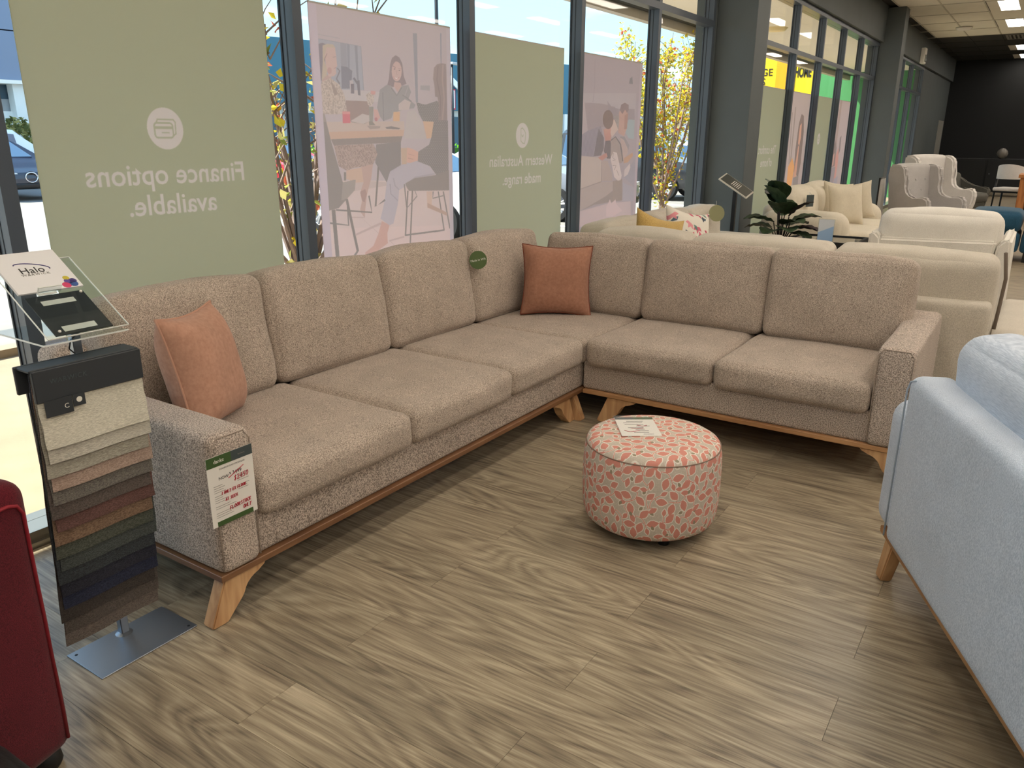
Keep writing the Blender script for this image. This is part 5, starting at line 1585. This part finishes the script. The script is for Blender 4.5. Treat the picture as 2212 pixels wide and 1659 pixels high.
# ------------------------------------------------------------------ black side table, acrylic sign, plant, info stand
mBlackMet = M('black_metal', (24, 26, 28), .35)
mTopGl = M('table_black_glass', (40, 44, 48), .06, spec=.9)
ST = thing('side_table', 'black framed side table with a glossy top behind the linen sofa', 'table', (8.27, 1.73, 0))
obj('table_top', box(-.29, .29, -.31, .31, .53, .55, .003, 1), mTopGl, ST)
obj('frame', boxes([(-.32, .32, -.34, -.31, .5, .56), (-.32, .32, .31, .34, .5, .56), (-.32, -.29, -.31, .31, .5, .56), (.29, .32, -.31, .31, .5, .56)]), mBlackMet, ST)
for x in (-.305, .305):
    for y in (-.325, .325):
        obj('leg', box(x - .015, x + .015, y - .015, y + .015, 0, .5), mBlackMet, ST)
SG = thing('table_sign', 'small white and blue sheet in an upright clear stand on the black table', 'sign', (8.05, 1.7, .551), math.radians(-88))
obj('acrylic_stand', box(-.075, .075, -.004, .004, .002, .215), mAcr, SG)
obj('sheet', box(-.07, .07, -.001, .001, .006, .21), M('sheet_white', (236, 234, 240), .4), SG)
obj('blue_panel', prism([(-.07, .006), (.07, .006), (.07, .15), (-.07, .085)], -.0022, .0022, 'XZ'), M('sheet_blue', (176, 204, 240), .4), SG)
obj('foot', box(-.075, .075, -.035, .035, 0, .004), mAcr, SG)

mLeafD = M('calathea_leaf', (58, 74, 50), .4, var=.4, vs=14, stretch=(1, 5, 1))
mLeafU = M('calathea_underside', (52, 34, 38), .5)
mStem = M('stem_dark', (54, 44, 40), .7)
PT = thing('potted_plant', 'dark leaved potted plant in front of the grey pillar', 'plant', (8.33, 2.2, 0))
obj('pot', lathe([(0, 0), (.13, 0), (.17, .02), (.19, .5), (.18, .51), (.17, .47), (0, .46)], 28), M('pot_black', (30, 31, 33), .5), PT, smooth=True, angle=.6)
obj('soil', lathe([(.17, .468), (0, .475)], 20), M('soil', (40, 30, 24), .95), PT)
def big_leaf(p, az, el, L, W, m, seed):
    bm = bmesh.new()
    n, k = 9, 6
    g = []
    for i in range(n + 1):
        t = i / n
        w = W * (math.sin(PI * min(1, t * .93 + .05)) ** .75)
        row = []
        for j in range(k + 1):
            s = j / k * 2 - 1
            zz = -L * .22 * t * t + abs(s) * w * .28 + .006 * math.sin(t * 22 + abs(s) * 3)
            row.append(bm.verts.new((L * t * (1 - .12 * t), s * w, zz)))
        g.append(row)
    for i in range(n):
        for j in range(k):
            bm.faces.new((g[i][j], g[i + 1][j], g[i + 1][j + 1], g[i][j + 1]))
    o = obj('leaf', bm, m, PT, p, (0, -el, az), smooth=True)
    return o
rs = random.Random(31)
LV = [(-.04, .02, .80, 2.4, 1.15, .36, .15), (.02, .06, .84, 1.7, 1.3, .34, .15), (.0, -.02, .76, 3.1, .7, .34, .15), (.03, -.06, .74, -1.5, .85, .30, .12), (.02, -.08, .68, -1.15, .45, .34, .13), (-.03, -.02, .66, -2.2, .4, .33, .13),
      (.05, -.12, .62, -1.5, .15, .30, .11), (-.04, .07, .68, 2.1, .35, .34, .14), (.06, .02, .74, .3, .8, .32, .13), (-.07, .02, .6, 3.0, .2, .32, .12), (0, -.08, .58, -1.8, .0, .30, .11), (.02, .05, .82, 1.1, 1.0, .30, .13),
      (-.05, -.05, .62, -2.7, .25, .32, .13), (-.02, .03, .9, 2.9, 1.1, .3, .13), (.0, .1, .62, 1.6, .2, .3, .12), (.05, -.04, .64, -.6, .3, .3, .12)]
for i, (x, y, z, az, el, L, W) in enumerate(LV):
    obj('stem', tube([(x * .2, y * .2, .47), (x * .7, y * .7, (z + .47) / 2), (x, y, z)], .006, 5), mStem, PT)
    big_leaf((x, y, z), az, el, L, W, mLeafU if i in (3, 6) else mLeafD, i)
IS = thing('info_stand', 'slim black stand with a tilted information panel beside the grey pillar', 'stand', (7.93, 2.58, 0))
obj('base_plate', box(-.14, .14, -.18, .18, 0, .012, .003, 1), mBlackMet, IS)
obj('post', box(-.018, .018, -.018, .018, .012, 1.02), mBlackMet, IS)
pm = (0.0, math.radians(0), 0)
obj('panel', box(-.11, .11, -.17, .17, 0, .014, .002, 1), M('panel_rim', (196, 192, 180), .4), IS, (0, .0, 1.045), (math.radians(33), math.radians(-12), 0))
obj('panel_print', box(-.1, .1, -.155, .155, .0135, .0155), M('panel_print', (64, 66, 60), .3), IS, (0, .0, 1.045), (math.radians(33), math.radians(-12), 0))
o = obj('print_line', boxes([(-.06, .06, -.04 + .02 * k, -.034 + .02 * k, .0152, .0162) for k in range(5)]), mPaleInk, IS, (0, .0, 1.045), (math.radians(33), math.radians(-12), 0))

# ------------------------------------------------------------------ wing chairs and the dark end of the showroom
def wing_chair(label, loc, rotz, m, mleg, wing=True, hb=1.2, sc=1.0):
    t = thing('wing_chair' if wing else 'tub_chair', label, 'armchair', loc, rotz)
    t.scale = (sc * .8, sc * .84, sc)
    softw('seat_cushion', -.29, .29, -.46, .24, .33, .5, m, t, r=.06, puff=(0, .03, .02), n=8)
    softw('base', -.31, .31, -.38, .34, .2, .34, m, t, r=.03)
    bm = soft(.72, .14, hb - .26, .06, (0, .025, .01), 10, .002, 1)
    for v in bm.verts:
        f = v.co.z / (hb - .26)
        v.co.x *= .9 + .16 * f
        v.co.y += .15 * f
    obj('backrest', bm, m, t, (0, .28, .26), smooth=True)
    if wing:
        prof = [(.40, .2), (-.36, .2), (-.45, .5), (-.46, .64), (-.42, .71), (-.34, .735), (-.12, .70), (.02, .70), (.1, .745), (.15, .84), (.15, .94), (.13, 1.04), (.15, 1.12), (.22, hb - .03), (.34, hb), (.5, hb - .01), (.5, 1.0)]
    else:
        prof = [(.40, .2), (-.34, .2), (-.42, .48), (-.4, .58), (-.3, .61), (0, .6), (.2, .66), (.34, hb - .1), (.44, hb - .04), (.48, hb - .1)]
    for s in (-1, 1):
        bm = prism(prof, -.055, .055, 'YZ')
        bmesh.ops.bevel(bm, geom=bm.edges[:], offset=.03, segments=3, affect='EDGES', clamp_overlap=True)
        for v in bm.verts:
            v.co.x += s * .06 * (v.co.z - .2) * (1 if wing else .6)
            if v.co.y < -.1 and v.co.z > .5:
                v.co.x += s * .03
        obj('armrest', bm, m, t, (s * .345, 0, 0), smooth=True, angle=.3)
    if wing:
        for x, z in ((-.13, .80), (.13, .80), (0, .94), (0, .66), (-.22, .95), (.22, .95)):
            obj('button', lathe([(0, .012), (.014, .008), (.02, 0)], 10), m, t, (x, .196 + (z - .26) * .16, z), (PI / 2, 0, 0), smooth=True)
    for x in (-.28, .28):
        for y in (-.3, .28):
            obj('leg', tube([(x, y, .22), (x * 1.12, y + (.1 if y > 0 else -.04), 0)], .022, 8, .013), mleg, t, smooth=True)
    return t
mGreyV = fabric('grey_wool', (172, 168, 166), (196, 192, 189), 340, .2, .04)
mPaleV = fabric('pale_wool', (204, 200, 196), (228, 224, 220), 340, .2, .04)
mDarkV = fabric('charcoal_wool', (74, 74, 68), (96, 94, 88), 340, .2, .04)
mWalnut = wood('walnut', (74, 48, 34), (104, 70, 48), 5)
wing_chair('grey buttoned wing chair in front of the paler one', (12.95, 1.4, 0), math.radians(-38), mGreyV, mWalnut, hb=1.16)
wing_chair('white buttoned wing chair behind the grey one', (14.6, 1.42, 0), math.radians(-44), mPaleV, mWalnut, hb=1.2, sc=1.05)
wing_chair('dark charcoal tub chair in the gloom behind the white wing chair', (18.4, 1.36, 0), math.radians(-30), mDarkV, mOak, wing=False, hb=.86)
mBlackCl = fabric('black_cloth', (36, 35, 38), (54, 53, 56), 300, .2, .04)
cushion('throw_cushion', 'black flat cushion lying on the seat of the white wing chair', .4, .12, mBlackCl, None, Matrix.Translation((14.35, 1.3, .55)) @ Matrix.Rotation(math.radians(-40), 4, 'Z') @ Matrix.Rotation(math.radians(70), 4, 'X') @ Matrix.Translation((0, 0, -.2)), seed=4)
thr = thing('throw_blanket', 'pale grey fringed throw hanging at the left of the grey wing chair', 'throw', (12.95, 2.0, 0))
bm = bmesh.new()
g = [[bm.verts.new((-.2 + .4 * i / 8, .02 * math.sin(i * 1.3 + j * .4) + .03 * (1 - j / 6), .95 - .6 * j / 6)) for j in range(7)] for i in range(9)]
for i in range(8):
    for j in range(6):
        bm.faces.new((g[i][j], g[i + 1][j], g[i + 1][j + 1], g[i][j + 1]))
bmesh.ops.solidify(bm, geom=bm.faces[:], thickness=.008)
obj('cloth', bm, mPaleV, thr, smooth=True)
bm = bmesh.new()
for k in range(24):
    x = -.2 + .4 * k / 23
    addtube(bm, [(x, .03, .36), (x + .004, .03, .28)], .005, 4)
obj('fringe', bm, mPaleV, thr)['kind'] = 'stuff'
obj('hanger_rail', tube([(-.22, .03, .955), (.22, .03, .955)], .012, 8), mBlackMet, thr)
obj('rail_leg', boxes([(-.22, -.2, .02, .04, 0, .955), (.2, .22, .02, .04, 0, .955)]), mBlackMet, thr)

# round-backed dining chair and timber table
DC = thing('dining_chair', 'dark framed dining chair with a curved white back by the timber table', 'chair', (19.9, .62, 0), math.radians(70))
bm = bmesh.new()
n = 18
ri, ro = [], []
for z, k in ((.72, 0), (.98, 1)):
    pass
vv = {}
for i in range(n + 1):
    a = math.radians(-20 + 220 * i / n)
    hgt = .16 + .14 * math.sin(math.radians(180 * i / n))
    for s, rr in ((0, .25), (1, .285)):
        for q in (0, 1):
            vv[i, s, q] = bm.verts.new((rr * math.cos(a), rr * math.sin(a), .72 + (hgt if q else 0)))
for i in range(n):
    for s in (0, 1):
        bm.faces.new((vv[i, s, 0], vv[i + 1, s, 0], vv[i + 1, s, 1], vv[i, s, 1]))
    for q in (0, 1):
        bm.faces.new((vv[i, 0, q], vv[i + 1, 0, q], vv[i + 1, 1, q], vv[i, 1, q]))
for i in (0, n):
    bm.faces.new((vv[i, 0, 0], vv[i, 1, 0], vv[i, 1, 1], vv[i, 0, 1]))
obj('backrest', bm, mPaleV, DC, smooth=True, angle=.7)
softw('seat', -.25, .25, -.25, .24, .47, .545, mPaleV, DC, r=.03, n=6)
for x, y, top in ((-.23, -.22, .48), (.23, -.22, .48), (-.26, .06, .74), (.26, .06, .74)):
    obj('leg', tube([(x, y, top), (x * 1.1, y * 1.15, 0)], .022, 7, .014), mBlackMet, DC, smooth=True)
obj('seat_frame', box(-.24, .24, -.24, .23, .44, .472), mBlackMet, DC)
mTimber = wood('orange_timber', (150, 90, 44), (192, 128, 70), 3, (1, 1, .12))
TB = thing('timber_table', 'heavy orange timber dining table cut by the right edge', 'table', (18.9, -.35, 0))
obj('table_top', box(-.5, .5, -.85, .82, .80, .86, .004, 1), mTimber, TB)
for x in (-.4, .4):
    for y in (-.72, .72):
        obj('leg', box(x - .065, x + .065, y - .065, y + .065, 0, .80, .006, 1), mTimber, TB)
obj('apron', boxes([(-.34, .34, -.74, -.70, .7, .8), (-.34, .34, .70, .74, .7, .8), (-.42, -.38, -.66, .66, .7, .8), (.38, .42, -.66, .66, .7, .8)]), mTimber, TB)
mPetrol = fabric('petrol_blue', (30, 66, 88), (52, 94, 120), 340, .25, .05)
for k, (y0, y1, lab) in enumerate(((.165, .78, 'petrol blue sofa module partly hidden by the cream armchair'), (-.55, .15, 'petrol blue sofa module at the right edge of the picture'))):
    yc = (y0 + y1) / 2
    t = thing('blue_module', lab, 'sofa', (12.3, yc, 0), 0, 'petrol blue sofa modules')
    softw('base', -.38, .4, y0 - yc, y1 - yc, .12, .37, mPetrol, t, r=.05, n=7)
    softw('seat_cushion', -.4, .4, y0 - yc + .004, y1 - yc - .004, .37, .63, mPetrol, t, r=.08, puff=(.02, .0, .03), n=8, seed=k)
    obj('plinth', box(-.34, .36, y0 - yc + .05, y1 - yc - .05, 0, .13), mBlackPl, t)
CSn = thing('card_sign', 'small pale card on a thin black stand before the black wall', 'sign', (17.05, 1.75, 0), math.radians(-80))
obj('stand_base', lathe([(0, 0), (.12, 0), (.12, .012), (0, .014)], 20), mBlackMet, CSn)
obj('stand_post', tube([(0, 0, .01), (0, 0, 1.1)], .01, 7), mBlackMet, CSn)
obj('card', box(-.055, .055, -.006, 0, 1.08, 1.2), M('card_grey', (176, 174, 168), .5), CSn)
SB = thing('dark_sideboard', 'long black sideboard standing against the black far wall', 'sideboard', (26.2, 1.0, 0))
obj('body', box(-.25, .25, -1.5, 1.5, .12, 1.0, .01, 1), mBlackWall, SB)
for k in range(3):
    d_ = obj('door', box(-.275, -.25, -1.45 + .97 * k, -.52 + .97 * k, .16, .96, .004, 1), mBlackWall, SB)
    obj('knob', lathe([(0, .03), (.012, .026), (.012, 0)], 10), mSteel, d_, (-.275, -.6 + .97 * k, .6), (0, -PI / 2, 0))
for y in (-1.3, 1.3):
    for x in (-.18, .18):
        obj('leg', box(x - .03, x + .03, y - .03, y + .03, 0, .12), mBlackWall, SB)
orn = thing('round_ornament', 'small round pale ornament on the black sideboard', 'ornament', (26.1, 1.15, 1.0))
obj('ball', lathe([(0, 0), (.06, .01), (.12, .07), (.14, .14), (.12, .21), (.06, .27), (0, .28)], 20), M('ornament_grey', (110, 106, 100), .4), orn, smooth=True)

# ------------------------------------------------------------------ cars in the car park
mTyre = M('tyre', (26, 27, 29), .8)
mRim = M('alloy', (206, 206, 208), .3, metal=.7)
mCarGl = M('car_glass', (60, 84, 110), .05, spec=.8)
mChrome = M('chrome', (220, 222, 224), .12, metal=1.0)
mLampW = M('headlamp', (222, 230, 232), .1, spec=.8)
def car(label, loc, rotz, paint, suv=False):
    t = thing('parked_car', label, 'car', loc, rotz, 'cars parked outside')
    W = .92
    if suv:
        st = [(-2.25, .62, .95, .95), (-2.2, .45, 1.0, 1.62), (-1.9, .3, 1.02, 1.78), (-.6, .3, 1.02, 1.8), (.3, .3, 1.02, 1.72), (1.0, .3, 1.02, 1.08), (1.35, .3, 1.0, 1.03), (2.0, .32, .92, .94), (2.25, .42, .78, .8), (2.3, .5, .62, .64)]
    else:
        st = [(-2.25, .5, .84, .86), (-2.15, .36, .92, .95), (-1.75, .25, .93, 1.0), (-1.2, .25, .92, 1.34), (-.5, .25, .92, 1.45), (.1, .25, .92, 1.42), (.95, .25, .92, .99), (1.3, .25, .9, .94), (1.95, .27, .8, .82), (2.22, .36, .66, .68), (2.28, .45, .55, .57)]
    bm = bmesh.new()
    gl = bmesh.new()
    rows = []
    for i, (x, zb, zs, zr) in enumerate(st):
        e_ = .8 if i in (0, len(st) - 1) else (.93 if i in (1, len(st) - 2) else 1)
        k = min(1, max(0, (zr - zs - .1) / .3))
        wr = W * e_ * (.96 - .24 * k)
        ring = [(-W * e_ * .9, zb), (-W * e_ * .99, (zb + zs) / 2), (-W * e_ * .97, zs), (-wr, zs + (zr - zs) * .88), (-wr * .8, zr), (0, zr + .015), (wr * .8, zr), (wr, zs + (zr - zs) * .88), (W * e_ * .97, zs), (W * e_ * .99, (zb + zs) / 2), (W * e_ * .9, zb)]
        rows.append((x, ring, k))
    vr = [[bm.verts.new((x, y, z)) for y, z in ring] for x, ring, k in rows]
    for i in range(len(vr) - 1):
        for j in range(10):
            bm.faces.new((vr[i][j], vr[i + 1][j], vr[i + 1][j + 1], vr[i][j + 1]))
        bm.faces.new((vr[i][0], vr[i][10], vr[i + 1][10], vr[i + 1][0]))
    bm.faces.new(vr[0]); bm.faces.new(vr[-1][::-1])
    obj('body', bm, paint, t, smooth=True, angle=.5)
    # glazing laid just proud of the cabin sides and the screens
    def quad(pts, nm, off):
        b = bmesh.new()
        c = sum((Vector(p) for p in pts), Vector()) / len(pts)
        q = [c + (Vector(p) - c) * .86 for p in pts]
        nrm = (q[1] - q[0]).cross(q[2] - q[0]).normalized()
        if nrm.dot(c - Vector((0, 0, .7))) < 0:
            nrm = -nrm
        lo = [b.verts.new(p - nrm * .01) for p in q]
        hi = [b.verts.new(p + nrm * off) for p in q]
        b.faces.new(lo); b.faces.new(hi[::-1])
        for i in range(len(q)):
            b.faces.new((lo[i], lo[(i + 1) % len(q)], hi[(i + 1) % len(q)], hi[i]))
        obj(nm, b, mCarGl, t)
    for i in range(len(rows) - 1):
        k0, k1 = rows[i][2], rows[i + 1][2]
        if k0 > .6 and k1 > .6:
            for a, b_ in ((2, 3), (7, 8)):
                quad([(rows[i][0],) + rows[i][1][a], (rows[i + 1][0],) + rows[i + 1][1][a], (rows[i + 1][0],) + rows[i + 1][1][b_], (rows[i][0],) + rows[i][1][b_]], 'side_window', .012)
        elif max(k0, k1) > .6:
            quad([(rows[i][0],) + rows[i][1][4], (rows[i + 1][0],) + rows[i + 1][1][4], (rows[i + 1][0],) + rows[i + 1][1][6], (rows[i][0],) + rows[i][1][6]], 'windscreen', .02)
    rw = .36 if suv else .325
    for x in (-1.32, 1.3):
        for s in (-1, 1):
            wtyre = lathe([(rw * .66, -.1), (rw * .96, -.1), (rw, -.06), (rw, .06), (rw * .96, .1), (rw * .66, .1), (rw * .66, -.1)], 28)
            o = obj('tyre', wtyre, mTyre, t, (x, s * .86, rw - .0), (PI / 2, 0, 0), smooth=True, angle=.6)
            b = lathe([(rw * .6, .06), (rw * .67, .09), (rw * .67, -.09), (rw * .6, -.06), (rw * .6, .06)], 28)
            for q in range(5):
                a = 2 * PI * q / 5 + .3
                for da in (-.16, .16):
                    addtube(b, [(.04 * math.cos(a), .04 * math.sin(a), s * -.07), (rw * .62 * math.cos(a + da), rw * .62 * math.sin(a + da), s * -.075)], .017, 5)
            addtube(b, [(0, 0, -.09), (0, 0, .09)], .055, 10)
            obj('rim', b, mRim, o, (0, 0, 0), (0, 0, 0), smooth=True, angle=.6)
    for s in (-1, 1):
        zz = .72 if suv else .63
        obj('headlamp', prism([(s * .42, zz - .05), (s * .84, zz), (s * .82, zz + .09), (s * .45, zz + .05)], 2.0, 2.235, 'YZ'), mLampW, t)
        obj('mirror', box(.72, .9, s * .92 - (.16 if s < 0 else 0), s * .92 + (.16 if s > 0 else 0), 1.0, 1.12, .03), paint, t, smooth=True)
        bg = lathe([(0, .0), (.13, .0), (.15, .02), (.12, .03)], 18)
        obj('grille', bg, mBlackPl, t, (2.255, s * .15, zz - .06), (0, PI / 2, 0))
        obj('grille_ring', tube([(0, .14 * math.cos(a), .12 * math.sin(a)) for a in [2 * PI * q / 18 for q in range(19)]], .016, 6), mChrome, t, (2.285, s * .15, zz - .06), smooth=True)
    obj('bumper', box(2.1, 2.3, -.72, .72, .3, .44, .04), mBlackPl, t, smooth=True)
    return t
mNavy = M('car_navy', (30, 40, 58), .18, spec=.8)
mSilver = M('car_silver', (222, 224, 228), .25, spec=.6)
mGreyC = M('car_grey', (120, 126, 136), .25, spec=.6)
mBlkC = M('car_black', (44, 46, 50), .2, spec=.7)
mWhC = M('car_white', (236, 238, 238), .3)
mRedC = M('car_red', (190, 40, 50), .25)
car('dark navy car facing the shop, seen at the far left beside the green banner', (10.25, 23.3, -.06), -PI / 2, mNavy)
car('white four wheel drive parked across behind the dark navy car', (12.0, 26.8, -.06), 0, mWhC, True)
car('silver car nosed towards the shop, seen either side of the dining table banner', (10.45, 8.9, -.06), -PI / 2, mSilver)
car('grey car nosed towards the shop beside the Western Australian banner', (14.3, 9.15, -.06), -PI / 2, mGreyC)
car('black four wheel drive parked behind the yellow leaved tree', (20.6, 9.6, -.06), -PI / 2, mBlkC, True)
car('red car far back in the car park left of the dining table banner', (13.9, 16.5, -.06), -PI / 2, mRedC)
car('pale silver car further along behind the yellow leaved tree', (25.5, 9.6, -.06), -PI / 2, mSilver)
